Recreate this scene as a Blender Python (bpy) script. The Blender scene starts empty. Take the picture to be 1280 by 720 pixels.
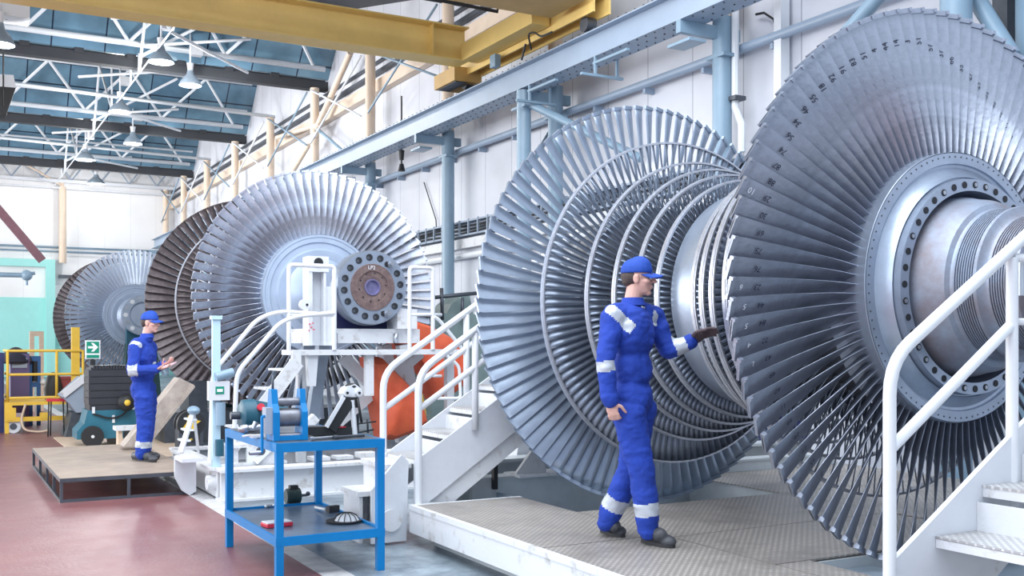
import bpy, bmesh, math, random
from mathutils import Vector, Matrix, noise
import numpy as np
random.seed(7)
sc = bpy.context.scene
COL = sc.collection
PI = math.pi
# ---------------------------------------------------------------- camera model
F = 1300.0; HY = 428.0; CH = 1.63
TH = math.atan(720/1300); S, C = math.sin(TH), math.cos(TH)
def at(px, py, X=None, Y=None, Z=None, d=None):
    t = (px-640)/F; dx, dy = S+t*C, C-t*S; dz = (HY-py)/F
    if X is not None: d = X/dx
    elif Y is not None: d = Y/dy
    elif Z is not None: d = (Z-CH)/dz
    return Vector((dx*d, dy*d, CH+dz*d))
def proj(v):
    d = v[0]*S+v[1]*C; r = v[0]*C-v[1]*S
    return (640+F*r/d, HY-F*(v[2]-CH)/d) if d > .1 else (-9999, 0)
cam = bpy.data.cameras.new('camera'); co = bpy.data.objects.new('camera', cam); COL.objects.link(co)
co.location = (0, 0, CH); co.rotation_euler = (PI/2, 0, -TH)
cam.lens = F/1280*36; cam.sensor_width = 36; cam.shift_y = (HY-360)/1280; cam.clip_end = 300; cam.clip_start = .05
sc.camera = co
# ---------------------------------------------------------------- materials
MATS = {}
def mat(name, col, rough=.5, metal=0., var=.0, scale=4., col2=None, bump=0., bscale=30., spec=.5, emit=0., stretch=None, thr=None):
    if name in MATS: return MATS[name]
    m = bpy.data.materials.new(name); m.use_nodes = True; nt = m.node_tree; N = nt.nodes; L = nt.links
    b = N['Principled BSDF']; b.inputs['Roughness'].default_value = rough; b.inputs['Metallic'].default_value = metal
    b.inputs['Specular IOR Level'].default_value = spec
    b.inputs['Base Color'].default_value = (*col, 1)
    tc = N.new('ShaderNodeTexCoord'); mp = N.new('ShaderNodeMapping'); L.new(tc.outputs['Object'], mp.inputs[0])
    if stretch: mp.inputs['Scale'].default_value = stretch
    if var > 0 or col2:
        n = N.new('ShaderNodeTexNoise'); n.inputs['Scale'].default_value = scale; n.inputs['Detail'].default_value = 6; n.inputs['Roughness'].default_value = .65
        L.new(mp.outputs[0], n.inputs['Vector'])
        r = N.new('ShaderNodeValToRGB'); lo, hi = thr or (.3, .7)
        r.color_ramp.elements[0].position = lo; r.color_ramp.elements[1].position = hi
        c2 = col2 or tuple(max(0, c*(1-var)) for c in col)
        r.color_ramp.elements[0].color = (*c2, 1); r.color_ramp.elements[1].color = (*col, 1)
        L.new(n.outputs[0], r.inputs[0]); L.new(r.outputs[0], b.inputs['Base Color'])
    if bump > 0:
        n2 = N.new('ShaderNodeTexNoise'); n2.inputs['Scale'].default_value = bscale; n2.inputs['Detail'].default_value = 4
        L.new(mp.outputs[0], n2.inputs['Vector'])
        bp = N.new('ShaderNodeBump'); bp.inputs['Strength'].default_value = bump; bp.inputs['Distance'].default_value = .02
        L.new(n2.outputs[0], bp.inputs['Height']); L.new(bp.outputs[0], b.inputs['Normal'])
    if emit: b.inputs['Emission Color'].default_value = (*col, 1); b.inputs['Emission Strength'].default_value = emit
    MATS[name] = m; return m
W = mat('white_paint', (.70, .73, .78), .45, var=.10, scale=5, bump=.05)
W2 = mat('worn_white_paint', (.68, .70, .73), .55, col2=(.42, .40, .38), scale=7, thr=(.28, .45), bump=.1)
RAILW = mat('rail_white', (.74, .77, .81), .35, var=.04)
BLUEGREY = mat('blue_grey_paint', (.25, .37, .48), .35, var=.12, scale=3)
BEAMB = mat('beam_blue_grey', (.33, .42, .54), .4, var=.14, scale=2)
CREAM = mat('cream_paint', (.76, .62, .49), .5, var=.1, scale=3)
YEL = mat('crane_yellow', (.88, .64, .22), .45, var=.14, scale=1.2)
YELD = mat('crane_ochre', (.62, .40, .14), .55, var=.25, scale=1.5)
YELC = mat('cart_yellow', (.85, .55, .06), .5, var=.15, scale=6)
BLADE = mat('blade_steel', (.40, .44, .53), .36, .75, var=.28, scale=9, bump=.12, bscale=40)
BLADE_A = mat('blade_bright_steel', (.60, .69, .82), .38, .45, var=.18, scale=6, bump=.06)
BLADE_D = mat('blade_brown_shade_steel', (.22, .19, .20), .5, .55, col2=(.10, .085, .095), scale=10, bump=.15)  # brown far wheels; on stage rows it supplies the shade behind the blades
BLADE_S = mat('stage_steel', (.30, .35, .44), .42, .7, var=.2, scale=12)
RING = mat('ring_steel', (.62, .65, .72), .38, .7, var=.25, scale=20)
BLADE_F = mat('inner_face_steel', (.42, .50, .62), .36, .6, var=.2, scale=6, bump=.06)
BLADE_M = mat('mottled_steel', (.56, .63, .75), .38, .5, col2=(.30, .29, .34), scale=2.2, thr=(.36, .56))
FORGE = mat('forged_steel', (.42, .49, .60), .36, .7, var=.2, scale=5, bump=.06)
FORGE_R = mat('stained_steel', (.33, .39, .49), .5, .55, col2=(.26, .24, .27), scale=3.2, thr=(.38, .62), bump=.08)
FORGE_B = mat('bright_disc_steel', (.44, .53, .67), .45, .35, var=.12, scale=5)
DRUM = mat('shaded_drum_steel', (.075, .085, .11), .55, .5, var=.4, scale=6)  # dark base colour carries the shade inside the blade rows
RUST = mat('rusty_steel', (.25, .18, .17), .6, .4, col2=(.12, .08, .08), scale=14, bump=.15)
DARKH = mat('dark_hole', (.012, .014, .02), .6)
BLACK = mat('black_rubber', (.02, .022, .026), .55, var=.2)
STEEL = mat('plain_steel', (.50, .54, .60), .3, .85, var=.2, scale=15)
DSTEEL = mat('dark_steel', (.10, .115, .14), .45, .5, var=.3, scale=8)
TBLUE = mat('table_blue', (.0, .19, .50), .4, spec=.3, var=.1, scale=7)
TEAL = mat('teal_paint', (.015, .10, .155), .45, var=.25, scale=6)
ORANGE = mat('orange_tarp', (.78, .15, .06), .5, col2=(.55, .075, .03), scale=2.2, bump=.35, bscale=7)
NAVY = mat('navy_paint', (.03, .04, .16), .5, var=.3)
PURP = mat('violet_cabinet', (.13, .10, .25), .5, var=.2)
COVER = mat('coverall_blue', (.012, .055, .42), .8, var=.25, scale=7, bump=.5, bscale=16)
CAPB = mat('cap_blue', (.012, .07, .42), .75, var=.12, bump=.15)
REFL = mat('reflective_tape', (.55, .60, .68), .4, .2, var=.1)
SKIN = mat('skin', (.72, .43, .36), .5, var=.1, scale=18)
BOOT = mat('boot_leather', (.07, .075, .09), .55, var=.4, scale=20, bump=.2)
HAIR = mat('dark_hair', (.07, .05, .045), .7)
GLOVE = mat('dark_glove', (.10, .07, .08), .7, var=.3)
WOOD = mat('plywood', (.40, .32, .255), .6, col2=(.28, .225, .19), scale=3.5, bump=.1)
PALE = mat('pale_wood', (.72, .56, .42), .6, var=.2, scale=4, stretch=(1, 1, 6))
GREYB = mat('hopper_grey', (.33, .40, .50), .5, var=.15)
MAROON = mat('maroon_beam', (.22, .10, .13), .55, var=.2)
GREEN = mat('sign_green', (.0, .27, .17), .4)
SIGNW = mat('sign_white', (.85, .88, .88), .4)
RED = mat('red_plastic', (.62, .03, .06), .4)
LAMPW = mat('lamp_enamel', (.42, .52, .62), .4, .3, var=.15)
ROOFB = mat('truss_white', (.80, .85, .90), .45, var=.05)
PIT = mat('pit_floor', (.30, .38, .46), .4, var=.3, scale=2)
PITW = mat('pit_wall', (.62, .67, .70), .45, var=.18, scale=3)
TEALW = mat('pale_teal_paint', (.36, .78, .74), .5, var=.05)
INK = mat('marker_ink', (.015, .02, .05), .6)
CHALK = mat('chalk', (.80, .83, .90), .8)
def bulb_mat():
    m = mat('lamp_glow', (1, .98, .95), .5, emit=6.); return m
GLOW = bulb_mat()

def floor_mat():
    m = bpy.data.materials.new('floor_paint'); m.use_nodes = True; nt = m.node_tree; N = nt.nodes; L = nt.links
    b = N['Principled BSDF']; tc = N.new('ShaderNodeTexCoord'); sx = N.new('ShaderNodeSeparateXYZ'); L.new(tc.outputs['Object'], sx.inputs[0])
    def noise_(s, d=6, r=.6):
        n = N.new('ShaderNodeTexNoise'); n.inputs['Scale'].default_value = s; n.inputs['Detail'].default_value = d; n.inputs['Roughness'].default_value = r
        L.new(tc.outputs['Object'], n.inputs['Vector']); return n
    def ramp(src, stops):
        r = N.new('ShaderNodeValToRGB'); e = r.color_ramp.elements
        e[0].position, e[0].color = stops[0][0], (*stops[0][1], 1); e[1].position, e[1].color = stops[-1][0], (*stops[-1][1], 1)
        for p, c in stops[1:-1]:
            k = e.new(p); k.color = (*c, 1)
        L.new(src, r.inputs[0]); return r
    def gt(src, v):
        g = N.new('ShaderNodeMath'); g.operation = 'GREATER_THAN'; g.inputs[1].default_value = v; L.new(src, g.inputs[0]); return g
    def mix(f, a, c):
        k = N.new('ShaderNodeMix'); k.data_type = 'RGBA'; L.new(f, k.inputs[0]); L.new(a, k.inputs[6]); L.new(c, k.inputs[7]); return k.outputs[2]
    red = ramp(noise_(.9).outputs[0], [(.3, (.19, .078, .088)), (.7, (.27, .118, .12))]).outputs[0]
    white = ramp(noise_(6).outputs[0], [(.35, (.45, .46, .47)), (.6, (.68, .68, .69))]).outputs[0]
    grey = ramp(noise_(.55, 8, .7).outputs[0], [(.38, (.055, .065, .09)), (.5, (.15, .19, .23)), (.6, (.33, .40, .45))]).outputs[0]
    g1 = gt(sx.outputs[0], 2.36); g2 = gt(sx.outputs[0], 2.56)
    c1 = mix(g1.outputs[0], red, white); c2 = mix(g2.outputs[0], c1, grey); L.new(c2, b.inputs['Base Color'])
    rr = N.new('ShaderNodeMapRange'); L.new(noise_(3, 8).outputs[0], rr.inputs[0]); rr.inputs[3].default_value = .22; rr.inputs[4].default_value = .5
    L.new(rr.outputs[0], b.inputs['Roughness'])
    bp = N.new('ShaderNodeBump'); bp.inputs['Strength'].default_value = .35; bp.inputs['Distance'].default_value = .01
    L.new(noise_(28, 5).outputs[0], bp.inputs['Height']); L.new(bp.outputs[0], b.inputs['Normal'])
    return m
def plate_mat(name, base, dark, k=62.):
    m = bpy.data.materials.new(name); m.use_nodes = True; nt = m.node_tree; N = nt.nodes; L = nt.links
    b = N['Principled BSDF']; b.inputs['Roughness'].default_value = .42; b.inputs['Metallic'].default_value = .2
    tc = N.new('ShaderNodeTexCoord'); sx = N.new('ShaderNodeSeparateXYZ'); L.new(tc.outputs['Object'], sx.inputs[0])
    def mth(op, a, c=None):
        g = N.new('ShaderNodeMath'); g.operation = op
        for i, v in enumerate((a, c)):
            if v is None: continue
            if isinstance(v, float): g.inputs[i].default_value = v
            else: L.new(v, g.inputs[i])
        return g.outputs[0]
    s1 = mth('SINE', mth('MULTIPLY', sx.outputs[0], k*2)); s2 = mth('SINE', mth('MULTIPLY', sx.outputs[1], k*2))
    p = mth('MULTIPLY', s1, s2)
    sm = N.new('ShaderNodeMapRange'); L.new(p, sm.inputs[0]); sm.inputs[1].default_value = .15; sm.inputs[2].default_value = .6
    n = N.new('ShaderNodeTexNoise'); n.inputs['Scale'].default_value = 1.6; n.inputs['Detail'].default_value = 8; n.inputs['Roughness'].default_value = .7; L.new(tc.outputs['Object'], n.inputs['Vector'])
    r = N.new('ShaderNodeValToRGB'); e = r.color_ramp.elements; e[0].position = .33; e[0].color = (*dark, 1); e[1].position = .55; e[1].color = (*base, 1); L.new(n.outputs[0], r.inputs[0])
    mx = N.new('ShaderNodeMix'); mx.data_type = 'RGBA'; L.new(sm.outputs[0], mx.inputs[0]); mx.inputs[6].default_value = (*[c*.42 for c in base], 1); L.new(r.outputs[0], mx.inputs[7])
    mx2 = N.new('ShaderNodeMix'); mx2.data_type = 'RGBA'; mx2.inputs[0].default_value = .25; L.new(mx.outputs[2], mx2.inputs[6]); L.new(r.outputs[0], mx2.inputs[7])
    L.new(mx2.outputs[2], b.inputs['Base Color'])
    bp = N.new('ShaderNodeBump'); bp.inputs['Strength'].default_value = .6; bp.inputs['Distance'].default_value = .004; L.new(sm.outputs[0], bp.inputs['Height']); L.new(bp.outputs[0], b.inputs['Normal'])
    return m
PLATE = plate_mat('tread_plate', (.56, .52, .48), (.22, .20, .19))
TREADM = plate_mat('white_tread_plate', (.74, .75, .77), (.42, .38, .36), 78.)
def panel_mat(name, cols, w, h, axis, seam=(.1, .1, .12), rough=.5, metal=0., seamw=.02, off=0.):
    # panelled sheet: brick texture gives the seams
    m = bpy.data.materials.new(name); m.use_nodes = True; nt = m.node_tree; N = nt.nodes; L = nt.links
    b = N['Principled BSDF']; b.inputs['Roughness'].default_value = rough; b.inputs['Metallic'].default_value = metal
    tc = N.new('ShaderNodeTexCoord'); sx = N.new('ShaderNodeSeparateXYZ'); cx = N.new('ShaderNodeCombineXYZ'); L.new(tc.outputs['Object'], sx.inputs[0])
    L.new(sx.outputs[axis], cx.inputs[0]); L.new(sx.outputs[2], cx.inputs[1])
    br = N.new('ShaderNodeTexBrick'); br.offset = off; br.inputs['Scale'].default_value = 1; br.inputs['Brick Width'].default_value = w; br.inputs['Row Height'].default_value = h
    br.inputs['Mortar Size'].default_value = seamw; br.inputs['Color1'].default_value = (*cols[0], 1); br.inputs['Color2'].default_value = (*cols[1], 1); br.inputs['Mortar'].default_value = (*seam, 1)
    L.new(cx.outputs[0], br.inputs['Vector'])
    n = N.new('ShaderNodeTexNoise'); n.inputs['Scale'].default_value = .8; n.inputs['Detail'].default_value = 6; L.new(tc.outputs['Object'], n.inputs['Vector'])
    r = N.new('ShaderNodeValToRGB'); e = r.color_ramp.elements; e[0].position = .35; e[0].color = (cols[2], cols[2], cols[2], 1); e[1].position = .65; e[1].color = (1, 1, 1, 1); L.new(n.outputs[0], r.inputs[0])
    mx = N.new('ShaderNodeMix'); mx.data_type = 'RGBA'; mx.blend_type = 'MULTIPLY'; mx.inputs[0].default_value = 1; L.new(br.outputs[0], mx.inputs[6]); L.new(r.outputs[0], mx.inputs[7])
    L.new(mx.outputs[2], b.inputs['Base Color']); return m
WALLP = panel_mat('wall_panels', ((.68, .70, .76), (.64, .665, .73), .86), 1.18, 60., 1, (.38, .40, .46), .55, seamw=.012)
WALLB = panel_mat('back_wall_panels', ((.88, .89, .90), (.86, .87, .88), .95), 1.2, 60., 0, (.76, .77, .79), .55, seamw=.012)
ROOFP = panel_mat('roof_glazing', ((.15, .29, .42), (.20, .36, .48), .55), 1.35, .62, 0, (.03, .05, .09), .25, seamw=.022)
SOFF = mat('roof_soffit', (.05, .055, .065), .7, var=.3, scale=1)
FLOOR = floor_mat()

# ---------------------------------------------------------------- mesh builder
class MB:
    k = 0
    def __init__(s): s.v = []; s.f = []; s.m = []; s.mi = 0; s.sm = []
    def add(s, vs, fs, smooth=False):
        o = len(s.v); s.v += [Vector(v) for v in vs]
        for f in fs: s.f.append([i+o for i in f]); s.m.append(s.mi); s.sm.append(smooth)
        return s
    def box(s, c, d, rot=None):
        MB.k = (MB.k+1) % 7; x, y, z = [max(k/2-MB.k*.00018, k*.4) for k in d]; c = Vector(c)
        vs = [Vector(p) for p in ((-x,-y,-z),(x,-y,-z),(x,y,-z),(-x,y,-z),(-x,-y,z),(x,-y,z),(x,y,z),(-x,y,z))]
        if rot is not None: vs = [rot @ v for v in vs]
        return s.add([v+c for v in vs], [(0,3,2,1),(4,5,6,7),(0,1,5,4),(1,2,6,5),(2,3,7,6),(3,0,4,7)])
    def bb(s, a, b):
        a, b = Vector(a), Vector(b); return s.box((a+b)/2, [abs(b[i]-a[i]) for i in range(3)])
    def beam(s, a, b, w, h, up=(0,0,1)):
        a, b = Vector(a), Vector(b); z = (b-a).normalized(); up = Vector(up)
        if abs(z.dot(up)) > .98: up = Vector((1,0,0))
        x = up.cross(z).normalized(); y = z.cross(x)
        R = Matrix((x, y, z)).transposed()
        return s.box((a+b)/2, (w, h, (b-a).length), R)
    def cyl(s, a, b, r, r2=None, n=12, caps=True):
        a, b = Vector(a), Vector(b); r2 = r if r2 is None else r2
        z = (b-a).normalized(); u = z.orthogonal().normalized(); w = z.cross(u)
        vs = []
        for p, rr in ((a, r), (b, r2)):
            for i in range(n):
                t = 2*PI*i/n; vs.append(p+(u*math.cos(t)+w*math.sin(t))*rr)
        s.add(vs, [(i, (i+1) % n, n+(i+1) % n, n+i) for i in range(n)], True)
        if caps: s.add(vs, [tuple(range(n))[::-1], tuple(range(n, 2*n))])
        return s
    def tube(s, pts, r, n=8, fil=0.):
        pts = [Vector(p) for p in pts]
        if fil > 0:
            q = [pts[0]]
            for i in range(1, len(pts)-1):
                p0, p1, p2 = pts[i-1], pts[i], pts[i+1]; f = min(fil, (p1-p0).length*.48, (p2-p1).length*.48)
                A = p1+(p0-p1).normalized()*f; B = p1+(p2-p1).normalized()*f
                for k in range(6):
                    t = k/5; q.append(A*(1-t)**2+p1*2*t*(1-t)+B*t*t)
            q.append(pts[-1]); pts = q
        vs = []; fs = []; u = None
        for i, p in enumerate(pts):
            t = (pts[min(i+1, len(pts)-1)]-pts[max(i-1, 0)]).normalized()
            if u is None: u = t.orthogonal().normalized()
            u = (u-t*u.dot(t)).normalized(); w = t.cross(u)
            rr = r[i] if isinstance(r, (list, tuple)) else r
            for k in range(n):
                a = 2*PI*k/n; vs.append(p+(u*math.cos(a)+w*math.sin(a))*rr)
        for i in range(len(pts)-1):
            for k in range(n): fs.append((i*n+k, i*n+(k+1) % n, (i+1)*n+(k+1) % n, (i+1)*n+k))
        s.add(vs, fs, True); L = (len(pts)-1)*n
        s.add(vs, [tuple(range(n))[::-1], tuple(range(L, L+n))]); return s
    def lathe(s, prof, cen, axis='Y', n=48, close=False):
        # prof: (offset along axis, radius)
        cen = Vector(cen); vs = []; fs = []; k = len(prof)
        for i in range(n):
            a = 2*PI*i/n; ca, sa = math.cos(a), math.sin(a)
            for o, r in prof:
                vs.append(cen+(Vector((r*ca, o, r*sa)) if axis == 'Y' else Vector((r*ca, r*sa, o)) if axis == 'Z' else Vector((o, r*ca, r*sa))))
        kk = k if close else k-1
        for i in range(n):
            j = (i+1) % n
            for q in range(kk): fs.append((i*k+q, i*k+(q+1) % k, j*k+(q+1) % k, j*k+q))
        return s.add(vs, fs, True)
    def prism(s, poly, off):
        off = Vector(off); n = len(poly); vs = [Vector(p) for p in poly]; vs += [v+off for v in vs]
        return s.add(vs, [tuple(range(n)), tuple(range(n, 2*n))[::-1]]+[(i, n+i, n+(i+1) % n, (i+1) % n) for i in range(n)])
    def ball(s, c, r, n=12, m=8):
        c = Vector(c); r = Vector(r) if not isinstance(r, (int, float)) else Vector((r, r, r)); vs = []; fs = []
        for j in range(m+1):
            t = PI*j/m
            for i in range(n):
                a = 2*PI*i/n; vs.append(c+Vector((r.x*math.sin(t)*math.cos(a), r.y*math.sin(t)*math.sin(a), r.z*math.cos(t))))
        for j in range(m):
            for i in range(n): fs.append((j*n+i, (j+1)*n+i, (j+1)*n+(i+1) % n, j*n+(i+1) % n))
        return s.add(vs, fs, True)
    def build(s, name, mats, parent=None, fix=True, bevel=0., zero=False):
        if not isinstance(mats, (list, tuple)): mats = [mats]
        P = Vector((0, 0, 0)); q = parent
        while q is not None: P += q.location; q = q.parent
        base = Vector((0, 0, 0))
        if parent is None and s.v and not zero:
            xs = [v.x for v in s.v]; ys = [v.y for v in s.v]; zs = [v.z for v in s.v]
            base = Vector(((min(xs)+max(xs))/2, (min(ys)+max(ys))/2, min(zs)))
        me = bpy.data.meshes.new(name); me.from_pydata([tuple(v-P-base) for v in s.v], [], s.f)
        for m in mats: me.materials.append(m)
        me.polygons.foreach_set('material_index', s.m); me.polygons.foreach_set('use_smooth', s.sm)
        me.update()
        bm = bmesh.new(); bm.from_mesh(me)
        bmesh.ops.remove_doubles(bm, verts=bm.verts, dist=1e-5)
        if fix: bmesh.ops.recalc_face_normals(bm, faces=bm.faces)
        for e in bm.edges:
            if len(e.link_faces) == 2 and e.calc_face_angle(0) > .6: e.smooth = False
        bm.to_mesh(me); bm.free()
        o = bpy.data.objects.new(name, me); COL.objects.link(o); o.location = base
        if parent is not None: o.parent = parent
        if bevel:
            b = o.modifiers.new('bevel', 'BEVEL'); b.width = bevel; b.segments = 2; b.limit_method = 'ANGLE'
        return o
def tag(o, label=None, cat=None, group=None, kind=None):
    for k, v in (('label', label), ('category', cat), ('group', group), ('kind', kind)):
        if v: o[k] = v
    return o
def thing(name, loc, label, cat, group=None, kind=None):
    o = bpy.data.objects.new(name, None); COL.objects.link(o); o.location = loc; o.empty_display_size = .1
    return tag(o, label, cat, group, kind)
def struct(name, mb, m, **k):
    return tag(mb.build(name, m, zero=True, **k), kind='structure')
ORD = ['nearest', 'second', 'third', 'fourth', 'fifth', 'sixth', 'seventh', 'eighth', 'ninth', 'tenth', 'eleventh', 'twelfth']

# ---------------------------------------------------------------- the hall
YB = 54.0; XW = 10.45
struct('floor', MB().bb((-16, -8, -.2), (11, YB+.5, 0)), FLOOR)
struct('wall_right', MB().bb((XW, -8, 0), (XW+.25, YB, 12.6)), WALLP)
wb = MB().bb((-16, YB, 0), (XW+.25, YB+.3, 12.6))
struct('wall_back', wb, WALLB)
struct('trim_1', MB().bb((-16, YB-.04, 0), (XW, YB, 3.75)), TEALW)          # teal dado of the end wall
m = MB(); m.bb((2.0-8, YB-.35, 5.2), (4.95, YB-.05, 5.55)); m.bb((4.55, YB-.35, 0), (4.95, YB-.05, 5.3)); struct('trim_2', m, TEALW)
# sawtooth roof: glazed faces looking down the hall, dark soffits between
val = [11.5, 21.0, 30.4, 39.9, 49.3]
for k, y in enumerate(val):
    m = MB(); m.prism([(-16, y, 9.62), (-16, y-1.55, 11.3), (-16, y-1.55, 11.42), (-16, y+.14, 9.62)], (27, 0, 0)); struct('window_%d' % (k+1), m, ROOFP)
    m = MB(); y0 = y+.30; y1 = (val[k+1]-1.55 if k+1 < len(val) else YB)
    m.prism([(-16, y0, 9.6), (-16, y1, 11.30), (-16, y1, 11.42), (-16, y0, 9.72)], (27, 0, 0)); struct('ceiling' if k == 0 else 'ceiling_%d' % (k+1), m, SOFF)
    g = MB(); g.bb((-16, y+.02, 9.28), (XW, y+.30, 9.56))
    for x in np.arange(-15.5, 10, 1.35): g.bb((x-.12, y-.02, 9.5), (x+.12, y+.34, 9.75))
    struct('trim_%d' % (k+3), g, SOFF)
# upper girts on the right wall
g = MB()
g.beam((XW-.12, 8, 8.45), (XW-.12, YB, 8.45), .2, .32); struct('trim_10', g, CREAM)
g = MB(); g.beam((XW-.1, 8, 8.85), (XW-.1, YB, 8.85), .12, .1); g.beam((XW-.08, 8, 9.15), (XW-.08, YB, 9.15), .08, .06); struct('trim_11', g, DSTEEL)

# columns on the right wall
BAY = 4.7
colY = [2.3+BAY*i for i in range(0, 11)]
colY = [6.85, 11.75, 16.4, 21.0, 25.75, 30.35, 35.1, 39.9, 44.6, 49.3, 53.6]
names = ['at the top right behind the nearest rotor wheel', 'between the two large rotor wheels at right', 'rising behind the big left-hand wheel of the nearest rotor',
 'standing right of the middle rotor', 'rising behind the top of the middle rotor', 'left of the cream diagonal brace', 'eighth bay, left of the twin braces', 'above the middle rotor\'s left shoulder', 'above the brown wheel of the middle rotor', 'next to last before the end wall', 'in the far corner by the end wall']
for i, y in enumerate(colY):
    t = thing('steel_column', (10.0, y, 0), 'round steel column, blue below and cream above, %s' % names[i], 'column', 'columns along the right wall')
    MB().cyl((10.0, y, 0), (10.0, y, 6.35), .14 if i else .17, n=20).build('lower_shaft', BLUEGREY, t)
    MB().cyl((10.0, y, 6.35), (10.0, y, 9.3), .135, n=20).build('upper_shaft', CREAM, t)
    b = MB(); b.bb((9.2, y-.05, 6.02), (10.3, y+.05, 6.2)); b.bb((9.2, y-.25, 5.86), (9.5, y+.25, 5.90)); b.bb((9.86, y-.2, 5.75), (10.14, y+.2, 5.8))
    b.build('rail_bracket', BLUEGREY, t)
# inclined front legs carrying the crane rail
for i, (y, lab) in enumerate(((16.35, 'thick blue leg under the crane rail with diagonal strut, behind the big wheel'), (7.24, 'thick blue leg under the crane rail at the top right corner'))):
    t = thing('rail_support_leg', (9.3, y, 0), lab, 'support leg')
    MB().cyl((9.3, y, 0), (9.3, y, 6.18), .13 if i == 0 else .16, n=20).build('shaft', BLUEGREY, t)
    b = MB(); b.cyl((9.3, y, 6.0), (10.3, y-2.2, 4.7), .075, n=12); b.build('strut', BLUEGREY, t)
    b = MB(); b.cyl((9.3, y, 4.6), (10.2, y+.6, 5.6), .05, n=10); b.build('strut', BLUEGREY, t)
# crane rail beam
t = thing('crane_rail_beam', (9.35, 24, 6.2), 'long blue-grey riveted crane rail beam running down the right wall', 'beam')
b = MB(); b.bb((9.335, 2, 6.22), (9.365, YB-1, 6.62)); b.bb((9.2, 2, 6.2), (9.5, YB-1, 6.225)); b.bb((9.2, 2, 6.62), (9.5, YB-1, 6.645)); b.bb((9.5, 2, 6.2), (9.66, YB-1, 6.215))
b.build('girder', BEAMB, t)
MB().bb((9.32, 2, 6.645), (9.38, YB-1, 6.70)).build('rail', DSTEEL, t)
b = MB()
for y in np.arange(6, 30, .22):
    for x in (9.26, 9.44, 9.6): b.cyl((x, y, 6.2), (x, y, 6.188), .014, n=6)
    b.cyl((9.22, y, 6.645), (9.22, y, 6.665), .018, n=6)
b.build('rivet', DSTEEL, t)['kind'] = 'stuff'
for i, (x, y) in enumerate(((745, 62), (512, 178), (590, 158))):
    pass
for i, (y, lab) in enumerate(((13.9, 'small blue angle bracket hanging below the rail beam, left of the tall right column'), (16.0, 'blue bracket under the rail beam beside the thick leg'))):
    b = MB(); z = 5.92; b.bb((9.2, y-.02, z), (9.24, y+.02, 6.2)); b.bb((9.62, y-.02, z-.02), (9.66, y+.02, 6.2)); b.bb((8.95, y-.03, z-.04), (9.75, y+.03, z)); b.bb((9.2, y-.9, z+.16), (9.26, y+.05, z+.2))
    tag(b.build('hanging_bracket', BLUEGREY), lab, 'bracket')
# wall services
m = MB(); m.tube([(10.25, 4, 5.9), (10.25, 40, 5.9)], .07, 12)
for y in np.arange(5, 40, 1.5): m.bb((10.25, y-.03, 5.75), (10.45, y+.03, 5.85))
tag(m.build('wall_pipe', BEAMB), 'long horizontal blue-grey pipe clipped to the white wall below the crane rail', 'pipe')
t = thing('cable_tray', (10.3, 20, 3.9), 'grey cable tray with ladder rungs along the lower white wall', 'cable tray')
m = MB(); m.bb((10.2, 6, 4.28), (10.42, 36, 4.32)); m.bb((10.2, 6, 3.98), (10.42, 36, 4.02)); m.bb((10.38, 6, 4.0), (10.42, 36, 4.3))
for y in np.arange(6, 36, .45): m.bb((10.19, y-.02, 3.98), (10.23, y+.02, 4.34))
m.build('tray', GREYB, t)
MB().bb((10.24, 6, 3.72), (10.44, 36, 3.93)).build('trunking', W2, t)
m = MB(); m.tube([(10.3, 6, 3.56), (10.3, 36, 3.56)], .075, 10); m.build('conduit', RAILW, t)
m = MB()
for k, z in enumerate((4.08, 4.16, 4.23)): m.tube([(10.33, y, z+.02*math.sin(y*1.7+k)) for y in np.arange(6, 36, .8)], .02, 6)
m.build('cable', BLACK, t)
t = thing('down_pipe', (9.9, 11.2, 2.0), 'square white down pipe with kinked lower end beside the tall blue column', 'pipe')
p0 = at(919, 0, X=10.1); p1 = at(919, 135, X=10.1); p2 = at(927, 155, X=10.1); p3 = at(927, 190, X=10.1)
MB().tube([p0+Vector((0, 0, .8)), p1, p2, p3], .055, 8).build('pipe', RAILW, t)
MB().bb(p1+Vector((-.1, -.12, .1)), p1+Vector((.1, .12, .16))).build('clamp', DSTEEL, t)
p0 = at(977, -20, X=10.3); p1 = at(977, 92, X=10.3)
m = MB(); m.beam(p0+Vector((0, 0, .5)), Vector((p0.x, p0.y, 2.2)), .14, .16); tag(m.build('wall_conduit', RAILW), 'wide white vertical conduit on the wall left of the nearest rotor wheel', 'conduit')
m = MB(); m.tube([at(945, 18, X=10.35), at(955, 16, X=10.35), at(967, 24, X=10.35), at(972, 40, X=10.35), at(973, 60, X=10.35)], .018, 6)
tag(m.build('loose_cable', BLACK), 'thin black cable curling on the wall beside the white conduit', 'cable')
m = MB(); m.tube([at(502, 120, X=9.7), at(502, 168, X=9.7), at(502, 205, X=9.7)], .02, 6); m.cyl(at(502, 188, X=9.7), at(502, 200, X=9.7), .07, .05); m.cyl(at(502, 205, X=9.7), at(502, 214, X=9.7), .05, .09)
tag(m.build('hook_block', BLACK), 'small black hook hanging from the crane rail beam', 'hook')
m = MB(); m.tube([at(530, 228, X=10.4), at(545, 275, X=10.4), at(546, 300, X=10.4)], .014, 6)
tag(m.build('slack_wire', BLACK), 'slanting black wire on the white wall left of the blue column', 'wire')
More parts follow.
